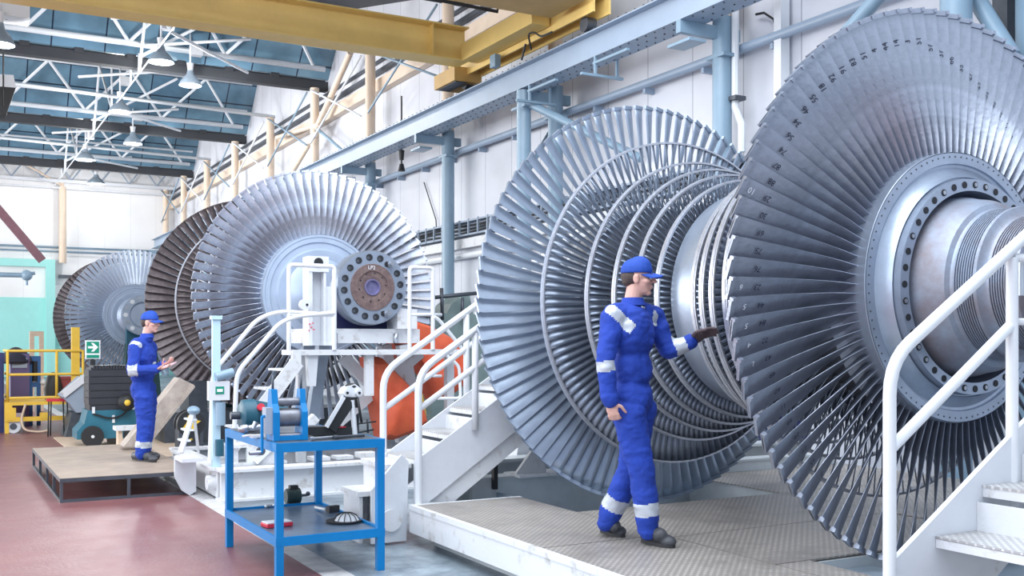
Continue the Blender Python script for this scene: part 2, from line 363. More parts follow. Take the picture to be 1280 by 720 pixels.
# cream diagonal braces of the wall frame
for i, (a, b_, w) in enumerate((((438, 66), (396, 160), .09), ((396, 165), (366, 215), .07), ((346, 172), (400, 155), .07), ((393, 158), (430, 190), .05))):
    p, q = at(*a, X=9.95), at(*b_, X=9.95)
    tag(MB().cyl(p, q, w).build('wall_brace', CREAM if i < 3 else BLUEGREY),
        ['cream diagonal brace sloping down left from the column top', 'cream diagonal brace just above the middle rotor', 'short cream strut between two columns', 'thin blue diagonal strut by the cream column'][i], 'brace')
for i, (a, b_) in enumerate((((1095, 0), (1070, 28)), ((1215, -10), (1246, 40)))):
    p, q = at(*a, X=9.6), at(*b_, X=9.6); d = (q-p)
    tag(MB().cyl(p-d*.3, q+d*.6, .09).build('diagonal_strut', BLUEGREY), ['blue diagonal strut above the top edge of the nearest rotor wheel', 'blue diagonal strut in the top right corner'][i], 'strut')
m = MB(); p = at(1257, 0, X=10.1)
m.bb((10.0, p.y-.09, 3.5), (10.2, p.y+.09, 7.5)); tag(m.build('perforated_duct', DSTEEL), 'dark perforated vertical duct in the top right corner', 'duct')

# roof trusses lie along the foot of every glazed face; plain ties run at mid bay
for i, y in enumerate(val[1:]):
    y -= .12; t = thing('roof_truss', (-3, y, 9.4), 'white tubular roof truss with W bracing below the glazing, %s from the camera' % ORD[i], 'roof truss', 'white roof trusses across the hall')
    m = MB().cyl((-16, y-.42, 9.86), (XW-.3, y-.42, 9.78), .085, n=10); m.build('bottom_chord', ROOFB, t)
    MB().cyl((-16, y-1.05, 10.35), (XW-.3, y-1.05, 10.25), .045, n=8).build('tie_rod', ROOFB, t)
    MB().cyl((-16, y-1.75, 11.1), (XW-.3, y-1.75, 11.1), .05, n=8).build('top_chord', ROOFB, t)
    m = MB(); x = 9.8; k = 0
    while x > -15:
        a_, b_ = (y-.42, 9.82), (y-1.75, 11.1)
        if k % 2: a_, b_ = b_, a_
        m.cyl((x, *a_), (x-1.3, *b_), .05, n=6, caps=False); x -= 1.3; k += 1
    m.build('web', ROOFB, t)
for i, y in enumerate((25.75, 35.1, 44.6)):
    m = MB(); m.cyl((-16, y, 9.9), (XW-.3, y, 9.35), .06, n=8)
    tag(m.build('roof_tie', ROOFB), 'plain white roof tie tube between the trusses, %s from the camera' % ORD[i], 'roof tie')
# longitudinal lattice girders with hangers
for i, (x, lab) in enumerate(((4.9, 'white lattice girder running down the hall above the left row of lamps'),)):
    t = thing('lattice_girder', (x, 35, 9.3), lab, 'lattice girder')
    m = MB(); m.cyl((x, 16, 9.05), (x, YB-.7, 9.05), .022, n=8)
    for yk in val[1:]:
        yk -= .12
        for dy in (-4.6, -.2, 1.2):
            m.cyl((x, yk+dy, 9.05), (x, yk+dy, 9.6 if dy > -1 else 10.4), .03, n=6, caps=False)
        m.cyl((x, yk-4.6, 9.05), (x, yk-1.75, 11.1), .04, n=6, caps=False); m.cyl((x, yk-.2, 9.05), (x, yk-1.75, 11.1), .04, n=6, caps=False)
        if i == 0: m.cyl((x, yk-.2, 9.5), (x+2.6, yk-1.7, 11.0), .045, n=6, caps=False); m.cyl((x, yk-4.6, 9.05), (x+3.0, yk-.2, 9.45), .045, n=6, caps=False)
    m.build('lattice', ROOFB, t)
# knee braces from the columns up into the trusses
for i, y in enumerate(colY[3:10]):
    m = MB(); m.cyl((9.82, y+.2, 9.2), (9.82, y+4.45, 7.6), .03, n=6); m.cyl((9.82, y+.2, 7.6), (9.82, y+4.45, 9.2), .03, n=6)
    tag(m.build('knee_brace', ROOFB if i % 2 else BLUEGREY), 'thin crossed wind braces between wall columns, %s set from the camera' % ORD[i], 'wind brace', 'wind braces between the wall columns')
# end wall frame
t = thing('end_wall_truss', (0, YB-.5, 8.2), 'pale lattice truss across the top of the end wall', 'truss')
m = MB(); m.bb((-16, YB-.6, 9.2), (XW, YB-.45, 9.35)); m.bb((-16, YB-.6, 8.9), (XW, YB-.45, 8.98)); m.build('chord', W, t)
m = MB(); m.bb((-16, YB-.6, 10.25), (XW, YB-.45, 10.33)); x = -8.; k = 0
while x < 10:
    m.cyl((x, YB-.5, 9.35 if k % 2 else 10.25), (x+.65, YB-.5, 10.25 if k % 2 else 9.35), .04, n=6, caps=False); x += .65; k += 1
m.build('web', GREYB, t)
for x, lab in ((5.26, 'slim cream column standing against the end wall'),):
    m = MB(); m.cyl((x, YB-.5, 5.4), (x, YB-.5, 9.0), .17, n=14); m.cyl((x, YB-.5, 9.0), (x, YB-.5, 9.2), .06); m.cyl((x, YB-.5, 9.05), (x-3.4, YB-.5, 11), .05, n=6)
    tag(m.build('end_column', CREAM), lab, 'column')
for i, (z, r) in enumerate(((6.15, .05), (5.95, .04))):
    m = MB(); m.cyl((-8, YB-.25, z), (XW-.2, YB-.25, z), r, n=8)
    for x in np.arange(2, 10, 2.1): m.cyl((x, YB-.25, z), (x, YB, z), .03, n=6)
    tag(m.build('wall_pipe', BLUEGREY), ['upper thin pipe along the end wall', 'lower thin pipe along the end wall'][i], 'pipe')
m = MB(); m.bb((5.1, YB-.3, 4.7), (XW-.2, YB-.1, 4.85)); tag(m.build('wall_rail', DSTEEL), 'dark horizontal rail on the end wall right of the teal door frame', 'rail')
m = MB(); m.beam(at(-25, 235, Y=50), at(53, 326, Y=50), .3, .34); tag(m.build('slanting_beam', MAROON), 'maroon beam slanting down to the right at far left', 'beam')
m = MB(); a, b_ = at(-20, 343, Y=46), at(30, 344, Y=46); m.cyl(a, b_, .1); m.ball(b_+Vector((.1, 0, 0)), .22); m.cyl(b_, b_+Vector((.4, 0, .1)), .07); m.cyl(b_+Vector((.1, 0, -.1)), b_+Vector((.1, 0, -.4)), .05)
tag(m.build('jib_arm', BLUEGREY), 'small blue jib arm with a knob end in front of the white door panel', 'jib arm')

# pendant lamps
lampspec = [((5.04, 27.65, 8.8), .32, 'largest white dish lamp hanging just below the yellow crane girder'), ((6.21, 29.75, 8.8), .30, 'grey dish lamp right of the largest one, near the wall'),
 ((5.01, 34.22, 8.8), .33, 'white dish lamp second in the left row'), ((6.22, 39.5, 8.8), .32, 'grey dish lamp second in the right row'),
 ((5.14, 43.9, 8.8), .36, 'farthest white dish lamp in the left row'), ((6.34, 50.3, 8.8), .38, 'farthest grey dish lamp in front of the end wall'), (tuple(at(0, 56, Y=22.2)), .26, 'grey dish lamp cut by the left edge of the picture')]
for i, (p, r, lab) in enumerate(lampspec):
    p = Vector(p); t = thing('pendant_lamp', p, lab, 'pendant lamp', 'dish lamps under the roof')
    MB().lathe([(0, r), (.03, r), (.12, r*.86), (.22, r*.62), (.30, r*.35), (.42, r*.26), (.42, .01), (.28, .01), (.20, r*.5), (.03, r*.92), (0, r)], p, 'Z', 28).build('shade', LAMPW, t)
    MB().cyl(p+Vector((0, 0, .42)), p+Vector((0, 0, .62)), .07, .1).build('cap', RAILW, t)
    MB().cyl(p+Vector((0, 0, .6)), p+Vector((0, 0, 1.6)), .025, n=8).build('rod', ROOFB, t)
    MB().ball(p+Vector((0, 0, .1)), r*.35).build('bulb', GLOW, t)
    L_ = bpy.data.lights.new('lamp_light', 'POINT'); L_.energy = 260; L_.shadow_soft_size = .2; lo_ = bpy.data.objects.new('lamp_light', L_); COL.objects.link(lo_); lo_.location = p+Vector((0, 0, -.25))
    if i < 6:
        MB().cyl(p+Vector((-1.2, 0, .95)), p+Vector((1.3, -1.5, 1.1)), .045, n=8).build('arm', ROOFB, t)
        MB().bb(p+Vector((.0, -.12, .85)), p+Vector((.32, .12, 1.1))).build('junction_box', RAILW, t)
for i, (x0, x1, y, z, lab) in enumerate(((-.2, at(36, 25, Y=22.5).x, 22.5, at(20, 26, Y=22.5).z, 'long white ventilation box under the roof at the top left corner'), (0, at(14, 130, Y=27.5).x, 27.5, at(8, 132, Y=27.5).z, 'white louvred heater box at the left edge under the roof'))):
    m = MB()
    if i == 0: m.bb((x0, y-.3, z), (x1, y+.3, z+.45)); m.mi = 1; m.cyl((x0+.5, y-.31, z+.25), (x0+.5, y-.33, z+.25), .12)
    else: m.prism([(x0, y, z+.65), (x1+.05, y, z+.75), (x1+.1, y, z+.45), (x0, y, z+.4)], (0, .6, 0)); m.mi = 1; m.prism([(x0, y, z+.4), (x1+.1, y, z+.45), (x1-.1, y, z-.2), (x0, y, z-.2)], (0, .6, 0))
    for k in range(2): m.cyl((x0+.4+k, y, z), (x0+.4+k, y, 10.9), .02, n=6)
    tag(m.build('roof_heater', [RAILW, BLACK]), lab, 'heater box')

# ---------------------------------------------------------------- overhead crane
t = thing('overhead_crane', (5, 16.5, 6.75), 'yellow overhead travelling crane spanning the hall on the rail beam', 'crane')
def girder(y, zb, zt, name, m, w=.42, x1=8.95):
    g = MB(); g.bb((-14, y-.05, zb+.03), (x1, y+.05, zt-.03)); g.bb((-14, y-w/2, zb), (x1, y+w/2, zb+.03)); g.bb((-14, y-w/2, zt-.03), (x1, y+w/2, zt))
    for x in (8.2,): g.bb((x, y-w/2+.03, zb+.03), (x+.02, y+w/2-.03, zt-.03))
    return g.build(name, m, t)
girder(18.1, 7.02, 7.68, 'far_girder', YEL, .5)
g = MB(); g.bb((-14, 13.9, 7.08), (9.0, 14.8, 8.0)); g.bb((-14, 13.8, 7.05), (9.0, 14.9, 7.08)); g.build('near_girder', YELD, t)
for x, nm in ((9.35, 'end_truck'),):
    g = MB(); g.bb((x-.17, 13.9, 6.92), (x-.13, 19.2, 7.22)); g.bb((x+.13, 13.9, 6.92), (x+.17, 19.2, 7.22)); g.bb((x-.2, 13.9, 7.22), (x+.2, 19.2, 7.26)); g.bb((x-.55, 15.2, 7.02), (x-.2, 17.9, 7.34)); g.build(nm, YEL, t)
    for y in (14.3, 18.7):
        MB().cyl((x-.09, y, 6.83), (x+.09, y, 6.83), .125, n=20).build('wheel', DSTEEL, t)
g = MB(); g.bb((8.9, 18.4, 6.78), (9.5, 19.35, 7.06)); g.mi = 1; g.bb((8.95, 18.45, 6.76), (9.2, 19.25, 6.79)); g.build('drive_housing', [YELD, DSTEEL], t)
g = MB(); g.tube([(-13, 16.6, 7.75), (3, 16.6, 7.72), (8.9, 16.6, 7.62)], .03, 6)
for x in np.arange(-10, 9, 2.1): g.cyl((x, 16.6, 7.65), (x, 16.6, 8.1), .02, n=6)
g.build('festoon_line', BLACK, t)
g = MB(); g.tube([at(664, 62, X=9.0), at(660, 42, X=9.0), at(668, 40, X=9.0), at(676, 46, X=9.0), at(690, 40, X=9.0)], .018, 6, .1); g.tube([at(652, 75, X=9.0), at(657, 55, X=9.0)], .02, 6); g.build('cable', BLACK, t)
g = MB(); g.bb((9.0, 16.9, 6.72), (9.12, 17.1, 6.95)); g.build('rail_sweep', BLUEGREY, t)
g = MB()
g.bb((-10, 15.9, 8.0), (8.6, 16.5, 8.06))
for k in range(14):
    x = 8.0-k*1.1; g.bb((x, 15.9, 8.04), (x+.5, 16.5, 8.2)); g.cyl((x, 16.0, 8.0), (x+.9, 16.3, 8.5), .03, n=6)
g.build('walkway_frame', DSTEEL, t)

# ---------------------------------------------------------------- turbine rotors
def blade_mesh(name, r0, r1, ch0, ch1, s0, s1, th0, th1, sgn, cap=.03, nr=9, snub=False, camb=.09, mats=None, whiten=0):
    # blade at angle 0 (radial +X), chord = cos s * Z + sgn * sin s * Y ; origin on the rotor axis
    b = MB(); npt = 5; rings = []
    rr = [r0+(r1-r0)*(i/(nr-1)) for i in range(nr)]
    for i, r in enumerate(rr):
        f = (r-r0)/(r1-r0); ch = ch0+(ch1-ch0)*f; s = math.radians(s0+(s1-s0)*f**.8); th = th0+(th1-th0)*f; cm = camb*(1-f*.9)*ch
        c = Vector((0, sgn*math.sin(s), math.cos(s))); n = Vector((0, -sgn*math.cos(s), math.sin(s)))
        up = []; lo = []
        for k in range(npt):
            u = -1+2*k/(npt-1); e = (1-u*u)
            w = th*(.18+.82*e**.7)/2
            base = Vector((r, 0, 0))+c*(u*ch/2)-n*(cm*(e-.5)*sgn*sgn)
            up.append(base+n*w); lo.append(base-n*w)
        rings.append(up+lo[::-1])
    n_ = 2*npt; vs = [v for R in rings for v in R]; fs = []
    for i in range(nr-1):
        for k in range(n_): fs.append((i*n_+k, i*n_+(k+1) % n_, (i+1)*n_+(k+1) % n_, (i+1)*n_+k))
    fs.append(tuple(range((nr-1)*n_, nr*n_))); b.add(vs, fs, True)
    s = math.radians(s1); c = Vector((0, sgn*math.sin(s), math.cos(s))); n = Vector((0, -sgn*math.cos(s), math.sin(s)))
    if cap:
        R = Matrix((Vector((1, 0, 0)), n, c)).transposed()
        b.box(Vector((r1-cap/2, 0, 0))+n*th1*.2, (cap, th1*2.4, ch1*1.0), R)
        b.box(Vector((r1-.012, 0, 0))+c*(-ch1/2+.008)+n*.008, (.024, .03, .018), R)
    if snub:
        f = .62; r = r0+(r1-r0)*f; b.cyl(Vector((r, 0, -.035)), Vector((r, 0, .035)), .009, n=6)
    me = bpy.data.meshes.new(name); me.from_pydata([tuple(v) for v in b.v], [], b.f)
    me.polygons.foreach_set('use_smooth', b.sm)
    for m_ in (mats or [BLADE]): me.materials.append(m_)
    me.update(); bm = bmesh.new(); bm.from_mesh(me); bmesh.ops.recalc_face_normals(bm, faces=bm.faces)
    for e in bm.edges:
        if len(e.link_faces) == 2 and e.calc_face_angle(0) > .7: e.smooth = False
    bm.to_mesh(me); bm.free(); return me
def merge_rows(rows):
    V = []; Fc = []; SM = []; MI = []; o = 0
    for me, y, phis, mi in rows:
        n = len(me.vertices); co_ = np.empty(n*3); me.vertices.foreach_get('co', co_); co_ = co_.reshape(-1, 3)
        fs = [list(p.vertices) for p in me.polygons]; sm = [p.use_smooth for p in me.polygons]
        for ph in phis:
            c, s = math.cos(ph), math.sin(ph); q = co_.copy(); q[:, 0] = co_[:, 0]*c-co_[:, 2]*s; q[:, 2] = co_[:, 0]*s+co_[:, 2]*c; q[:, 1] += y
            V.append(q); Fc += [[a+o for a in f] for f in fs]; SM += sm; MI += [mi]*len(fs); o += n
    return np.concatenate(V), Fc, SM, MI
SYM = {'nums': ['23','76','75','69','30','29','88','87','74','56','34','46','55','18','92','91','83','51','4','44','14','3','51','57','37','66','33','27','29','35','45','90','14','6'],
       'down': ['44','84','22','43','49','60','11','99','28','29','65','7']}
def text_mesh(txt, size):
    cu = bpy.data.curves.new('t', 'FONT'); cu.body = txt; cu.size = size; cu.align_x = 'CENTER'; cu.align_y = 'CENTER'; cu.resolution_u = 2
    o = bpy.data.objects.new('t', cu); COL.objects.link(o); dg = bpy.context.evaluated_depsgraph_get(); me = bpy.data.meshes.new_from_object(o.evaluated_get(dg))
    bpy.data.objects.remove(o); bpy.data.curves.remove(cu); return me
def rotor(X, Y, Z, half, R, N, spec, label, shaft, discprof, ringmat, seed=0, stages=(), bmats=(BLADE, BLADE), tipst=(24, 24), chord=.118, numbered=False, nind=100, forge=FORGE, Nst=130, drum=None, smat=None, chordf=None):
    chordf = chordf or chord
    smat = smat or BLADE_S
    t = thing('turbine_rotor', (X, Y, Z-R), label, 'turbine rotor')
    loc = Vector((0, 0, R))
    RH = .84*R/1.75
    near = blade_mesh('rotor_blade', RH-.01, R, .15, chord, 68, tipst[0], .022, .009, 1, mats=[bmats[0]], snub=spec.get('snub', False))
    far = blade_mesh('far_blade', RH-.01, R, .118, chordf, 68, tipst[1], .020, .009, -1, mats=[bmats[1]], snub=False)
    yN, yF = -half-.02, half-.02
    cand = []
    for k in range(N):
        ph = PI+2*PI*k/N+.35*2*PI/N
        pn = proj((X+R*.8*math.cos(ph), Y+yN, Z+R*.8*math.sin(ph))); pf = proj((X+R*.8*math.cos(ph), Y+yF, Z+R*.8*math.sin(ph)))
        cand.append((0 if pn[0] < 1300 else 3, k, 'n', ph)); cand.append((1 if math.cos(ph) < 0 and pf[0] < 900 else 2, k, 'f', ph))
    cand.sort(key=lambda c: (c[0], abs(((c[3]-PI+PI) % (2*PI))-PI)))
    ind = cand[:nind]; rest = cand[nind:]
    for pr_, k, w, ph in ind:
        me = near if w == 'n' else far
        o = bpy.data.objects.new('blade', me); COL.objects.link(o); o.parent = t; o.location = (0, yN if w == 'n' else yF, R); o.rotation_euler = (0, -ph, 0)
        if numbered and w == 'n':
            dev = round((PI-ph)/(2*PI/N)) if ph <= PI+.2 else None
            kk = k if k < N/2 else k-N     # k>0: going down the left side; k<0: up
            txt = None
            if kk <= 0 and -kk < len(SYM['nums']): txt = SYM['nums'][-kk]; rad = 1.55 if -kk < 23 else 1.55-.03*min(10, (-kk-23))-.04
            elif 0 < kk <= len(SYM['down']): txt = SYM['down'][kk-1]; rad = 1.53
            if txt:
                f = (rad-(RH-.01))/(R-RH+.01); s = math.radians(68+(tipst[0]-68)*f**.8); th = .022+(.009-.022)*f
                tm = text_mesh(txt, .05); c = Vector((0, math.sin(s), math.cos(s))); n = Vector((0, -math.cos(s), math.sin(s)))
                ch = .15+(chord-.15)*f; cm = .09*(1-f*.9)*ch
                M_ = Matrix.Translation(Vector((rad, 0, 0))-c*.012+n*(th/2+.004+cm*.5)) @ Matrix((Vector((1, 0, 0)), c, n)).transposed().to_4x4()
                tm.transform(M_); tm.materials.clear(); tm.materials.append(INK)
                q = bpy.data.objects.new('number_mark', tm); COL.objects.link(q); q.parent = o
                if kk in (0, 1, 2, 3, 4, -5):
                    tm = text_mesh({0: '6', 1: '5', 2: '5', 3: '4', 4: 'L', -5: '10'}[kk], .05); tm.transform(Matrix.Translation(Vector((.12, 0, 0))) @ M_); tm.materials.clear(); tm.materials.append(CHALK)
                    q = bpy.data.objects.new('chalk_mark', tm); COL.objects.link(q); q.parent = o
    rows = []
    rn = [c[3] for c in rest if c[2] == 'n']; rf = [c[3] for c in rest if c[2] == 'f']
    if rn: rows.append((near, yN, rn, 0))
    if rf: rows.append((far, yF, rf, 1))
    for (d, r, rh) in stages:
        for sg in (-1, 1):
            ms = blade_mesh('s', rh, r-.006, .075 if d > 1 else .055, .085 if d > 1 else .05, 60, 38 if d > 1 else 48, .014, .008, -sg, cap=0, nr=5, camb=.05, mats=[BLADE_S])
            n_ = Nst if d < 1 else Nst-10
            rows.append((ms, sg*d, [2*PI*k/n_ for k in range(n_)], 2))
    V, Fc, SM, MI = merge_rows(rows)
    me = bpy.data.meshes.new('blade_rows'); me.from_pydata(V.tolist(), [], Fc); me.polygons.foreach_set('use_smooth', SM)
    for m_ in (bmats[0], bmats[1], smat): me.materials.append(m_)
    me.polygons.foreach_set('material_index', MI); me.update()
    o = bpy.data.objects.new('blade_row', me); COL.objects.link(o); o.parent = t; o.location = (0, 0, R); o['kind'] = 'stuff'
    cen = (X, Y, Z)
    for (d, r, rh) in stages:
        for sg in (-1, 1):
            w = .022
            MB().lathe([(sg*d-w, r-.008), (sg*d-w, r+.006), (sg*d-w*.3, r+.006), (sg*d-w*.3, r+.010), (sg*d+w, r+.010), (sg*d+w, r-.008)], cen, 'Y', 120, close=True).build('shroud_ring', ringmat, t)
    # discs carrying the long blades
    for sg, nm in ((-1, 'wheel_disc'), (1, 'wheel_disc')):
        h = half
        pr_ = [(sg*(h+.09)+o_, r) for o_, r in ((0, RH), )]
        y0 = sg*(h+.16); y1 = sg*(h-.14)
        prof = [(y1, .35), (y1, RH), (y0+sg*-.006, RH), (y0, RH-.006)]
        prof += [(y0-sg*dy, r*R/1.75) for dy, r in discprof]
        MB().lathe(prof, cen, 'Y', 120).build(nm, forge, t)
        if numbered and sg < 0:
            tb = MB()
            for k in range(N):
                a = 2*PI*k/N; 
                tb.cyl((X+(RH-.03)*math.cos(a), Y+y0-.002, Z+(RH-.03)*math.sin(a)), (X+(RH-.03)*math.cos(a), Y+y0+.01, Z+(RH-.03)*math.sin(a)), .006, n=6)
            tb.build('pin', DSTEEL, t)['kind'] = 'stuff'
    # drum between discs
    dr = drum or [(-half+.1, .80), (-1.2, .76), (-.9, .70), (-.16, .69), (-.16, .83), (.16, .83), (.16, .69), (.9, .70), (1.2, .76), (half-.1, .80)]
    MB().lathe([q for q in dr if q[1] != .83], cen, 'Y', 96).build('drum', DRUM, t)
    MB().lathe([(-.16, .6), (-.16, .83), (.16, .83), (.16, .6)], cen, 'Y', 96).build('centre_ring', forge, t)
    for prof, m_, nm in shaft: MB().lathe(prof, cen, 'Y', 96).build(nm, m_, t)
    return t
disc1 = [(0, .838), (0, .768), (.014, .762), (.018, .745), (.0, .71), (-.035, .685), (-.055, .676), (-.04, .672), (-.04, .666), (-.10, .660), (-.10, .588), (.02, .586), (.06, .56)]
# rotor 1, centred Y=5.98; shaft comes toward the camera
gr = [(-1.60, .56), (-1.74, .553), (-1.80, .535), (-1.88, .520), (-1.945, .490), (-1.96, .462), (-1.975, .455)]
y = -1.985
for k in range(8): gr += [(y, .455), (y, .438), (y-.008, .438), (y-.008, .455)]; y -= .016
gr += [(y-.012, .452), (y-.022, .425), (y-.035, .405), (y-.05, .396)]; y -= .055
for k in range(9): gr += [(y, .396), (y, .378), (y-.008, .378), (y-.008, .396)]; y -= .016
gr += [(y-.02, .39), (y-.03, .34), (-2.9, .34), (-2.9, .28), (-4.3, .28), (-4.3, .42), (-4.45, .42), (-4.45, 0)]
stages1 = [(1.12, 1.36, .76), (.81, 1.145, .70), (.57, 1.055, .69), (.38, .985, .69), (.21, .92, .69)]
r1 = rotor(5.57, 5.98, 1.97, 1.52, 1.75, 96, {}, 'nearest and largest steel turbine rotor, with handwritten numbers on its blades', [(gr, FORGE_R, 'shaft'), ([(1.7, .5), (1.9, .4), (2.4, .4), (2.4, .3), (3.2, .3), (3.2, 0)], FORGE, 'far_shaft')], disc1, RING, stages=stages1, numbered=True, bmats=(BLADE, BLADE_F), tipst=(20, 25), chord=.132)
# bolt ring of rotor 1
for k in range(40):
    a = 2*PI*k/40; r = .625; x, z = 5.57+r*math.cos(a), 1.97+r*math.sin(a); yb = 5.98-1.78+.002
    if proj((x, yb, z))[0] > 1300: continue
    m = MB(); m.cyl((x, yb-.002, z), (x, yb-.006, z), .021, n=14)
    if k % 4 == 1 or k % 7 == 3: m.mi = 1; m.cyl((x, yb-.006, z), (x, yb-.010, z), .013, n=10)
    m.build('balance_hole', [DARKH, STEEL], r1)
# rotor 2
disc2 = [(0, .838), (0, .80), (.01, .79), (.01, .73), (.03, .72), (.03, .64), (.0, .62), (.0, .60), (.02, .50), (-.10, .36), (-.2, .33)]
sh2 = [(-1.8, .40), (-2.0, .31), (-3.05, .31), (-3.1, .36), (-3.2, .40), (-3.55, .42), (-3.57, .46), (-3.60, .462), (-3.70, .462), (-3.72, .455)]
fl2 = [(-3.72, .455), (-3.73, .45), (-3.73, .285)]
r2Y = 15.9
r2 = rotor(4.71, r2Y, 2.30, 1.75, 1.75, 80, {}, 'middle steel turbine rotor with bolted coupling flange facing the camera and a brown far wheel', [(sh2, FORGE, 'shaft')], disc2, RING, stages=[(1.15, 1.38, .76), (.8, 1.15, .7)], bmats=(BLADE_M, BLADE_D), tipst=(36, 28), chordf=.17, chord=.114, forge=FORGE_B, Nst=100, smat=BLADE_D)  # stage rows coloured dark to put shade behind the near wheel
fy = r2Y-3.85
fl = MB(); fl.lathe([(.28, .40), (.28, .455), (.03, .46), (0, .445), (0, .29)], (4.71, fy, 2.31), 'Y', 72); fl.build('coupling_flange', FORGE, r2)
fl = MB(); fl.lathe([(0, .29), (-.012, .285), (-.012, .20), (0, .195), (0, .15), (.01, .105)], (4.71, fy, 2.31), 'Y', 72); fl.build('spigot_ring', RUST, r2)
fl = MB(); fl.lathe([(.01, .105), (-.005, .10), (-.005, .085), (.03, .08), (.03, 0)], (4.71, fy, 2.31), 'Y', 40); fl.build('centre_bore', mat('bore_steel', (.30, .28, .50), .3, .6, var=.3, scale=20), r2)
for k in range(16):
    a = 2*PI*(k+.3)/16; r = .37; x, z = 4.71+r*math.cos(a), 2.31+r*math.sin(a)
    if k in (2, 13):
        m = MB(); m.cyl((x, fy, z), (x, fy-.10, z), .03, n=16); m.cyl((x, fy-.02, z), (x, fy-.05, z), .048, n=6); m.build('bolt', STEEL, r2)
        m = MB(); m.cyl((x-.04, fy-.003, z), (x-.04, fy-.008, z), .035, n=16); m.build('bolt_hole', DARKH, r2)
    else:
        m = MB(); m.cyl((x, fy-.002, z), (x, fy-.006, z), .042, n=18); m.mi = 1; m.cyl((x-.016, fy-.004, z-.006), (x-.016, fy-.0075, z-.006), .020, n=12); m.build('bolt_hole', [DARKH, DSTEEL], r2)
for k in range(10):
    a = 2*PI*(k+.25)/10; x, z = 4.71+.175*math.cos(a), 2.31+.175*math.sin(a)
    MB().cyl((x, fy-.001, z), (x, fy-.006, z), .010, n=8).build('screw_hole', DARKH, r2)
tm = text_mesh('LP2', .065); tm.transform(Matrix.Translation(Vector((-.02, -3.87, 1.75+.01+.24))) @ Matrix.Rotation(PI/2, 4, 'X')); tm.materials.clear(); tm.materials.append(CHALK)
q = bpy.data.objects.new('chalk_writing', tm); COL.objects.link(q); q.parent = r2
# rotor 3
r3 = rotor(4.65, 30.6, 2.33, 1.55, 1.75, 80, {}, 'farthest and smallest-looking turbine rotor with bright wheel near the end wall', [([(-1.6, .45), (-1.9, .30), (-2.5, .30), (-2.5, .52), (-2.7, .52), (-2.7, .34), (-2.66, .3), (-2.66, 0)], FORGE, 'shaft')], disc2, RING, stages=[(1.0, 1.36, .76)], bmats=(BLADE_A, BLADE_D), tipst=(37, 28), chordf=.16, chord=.110, forge=FORGE_B, Nst=90, smat=BLADE_D)  # stage row darkened by colour here too, as shade between the blades
for k in range(14):
    a = 2*PI*k/14; x, z = 4.65+.43*math.cos(a), 2.33+.43*math.sin(a)
    MB().cyl((x, 27.9, z), (x, 27.88, z), .055, n=12).build('coupling_bolt', [RAILW if k % 2 else STEEL], r3)
#PART2
# ---------------------------------------------------------------- walkway round the nearest rotor
ZW = .32
t = thing('walkway_deck', (5, 4.6, 0), 'low white-framed walkway of tread plate under the nearest rotor, where the near worker walks', 'walkway')
def plate(x0, y0, x1, y1): return MB().bb((x0, y0, ZW-.012), (x1, y1, ZW))
for a in ((3.36, 1.2, 4.33, 3.9), (3.36, 3.91, 4.33, 5.7), (3.36, 5.71, 4.33, 7.69), (4.34, 4.62, 6.4, 5.6), (4.34, 5.61, 6.44, 6.79), (6.45, 4.62, 8.6, 6.79), (4.34, 1.2, 4.6, 4.61), (6.45, 6.80, 8.6, 8.6), (7.0, 1.2, 8.6, 4.61)):
    plate(*a).build('tread_plate', PLATE, t)
m = MB(); m.bb((3.34, 1.2, .10), (3.40, 7.72, ZW-.012)); m.bb((3.33, 1.2, ZW-.035), (3.37, 7.73, ZW+.004)); m.bb((3.34, 7.69, .10), (4.36, 7.74, ZW)); m.build('side_beam', W2, t)
m = MB(); m.bb((3.5, 1.2, 0), (3.56, 7.6, .10)); m.bb((4.9, 4.7, 0), (4.96, 6.7, .3)); m.bb((8.3, 1.3, 0), (8.36, 8.5, .3)); m.bb((6.5, 1.3, 0), (6.56, 8.5, .3)); m.bb((3.5, 4.6, .2), (8.4, 4.66, .3)); m.bb((3.5, 6.7, .2), (8.4, 6.76, .3)); m.build('bearer', PITW, t)
m = MB(); m.bb((4.36, 6.80, .02), (6.44, 8.6, .05)); m.bb((4.34, 6.80, .03), (4.37, 8.6, .30)); m.build('pit_tray', PIT, t)
m = MB(); m.bb((4.6, 1.2, .10), (7.0, 4.6, .13)); m.bb((4.6, 1.2, .1), (5.1, 4.6, .24)); m.build('near_tray', PIT, t)
t = thing('pit_frame', (5.3, 8.3, 0), 'white steel trough frame behind the left wheel of the nearest rotor', 'steel frame')
m = MB(); m.bb((4.1, 8.12, 0), (8.5, 8.18, .42)); m.bb((4.1, 8.1, .42), (8.5, 8.3, .44)); m.bb((3.9, 8.7, 0), (8.5, 8.76, .5)); m.bb((3.9, 8.6, .5), (8.5, 8.86, .53)); m.bb((3.9, 8.1, 0), (3.95, 8.8, .42)); m.build('trough', PITW, t)
p = at(672, 588, Y=8.2)
m = MB(); m.prism([(p.x-.28, 8.12, .44), (p.x+.05, 8.12, .44), (p.x+.0, 8.12, .68), (p.x-.08, 8.12, .68)], (0, .04, 0)); m.bb((p.x-.3, 8.0, .43), (p.x+.2, 8.3, .455)); m.build('gusset', W2, t)
m = MB(); q = at(616, 585, Y=8.1); m.bb((q.x-.02, 8.04, .34), (q.x+.02, 8.09, .56)); m.build('pin', BLACK, t)
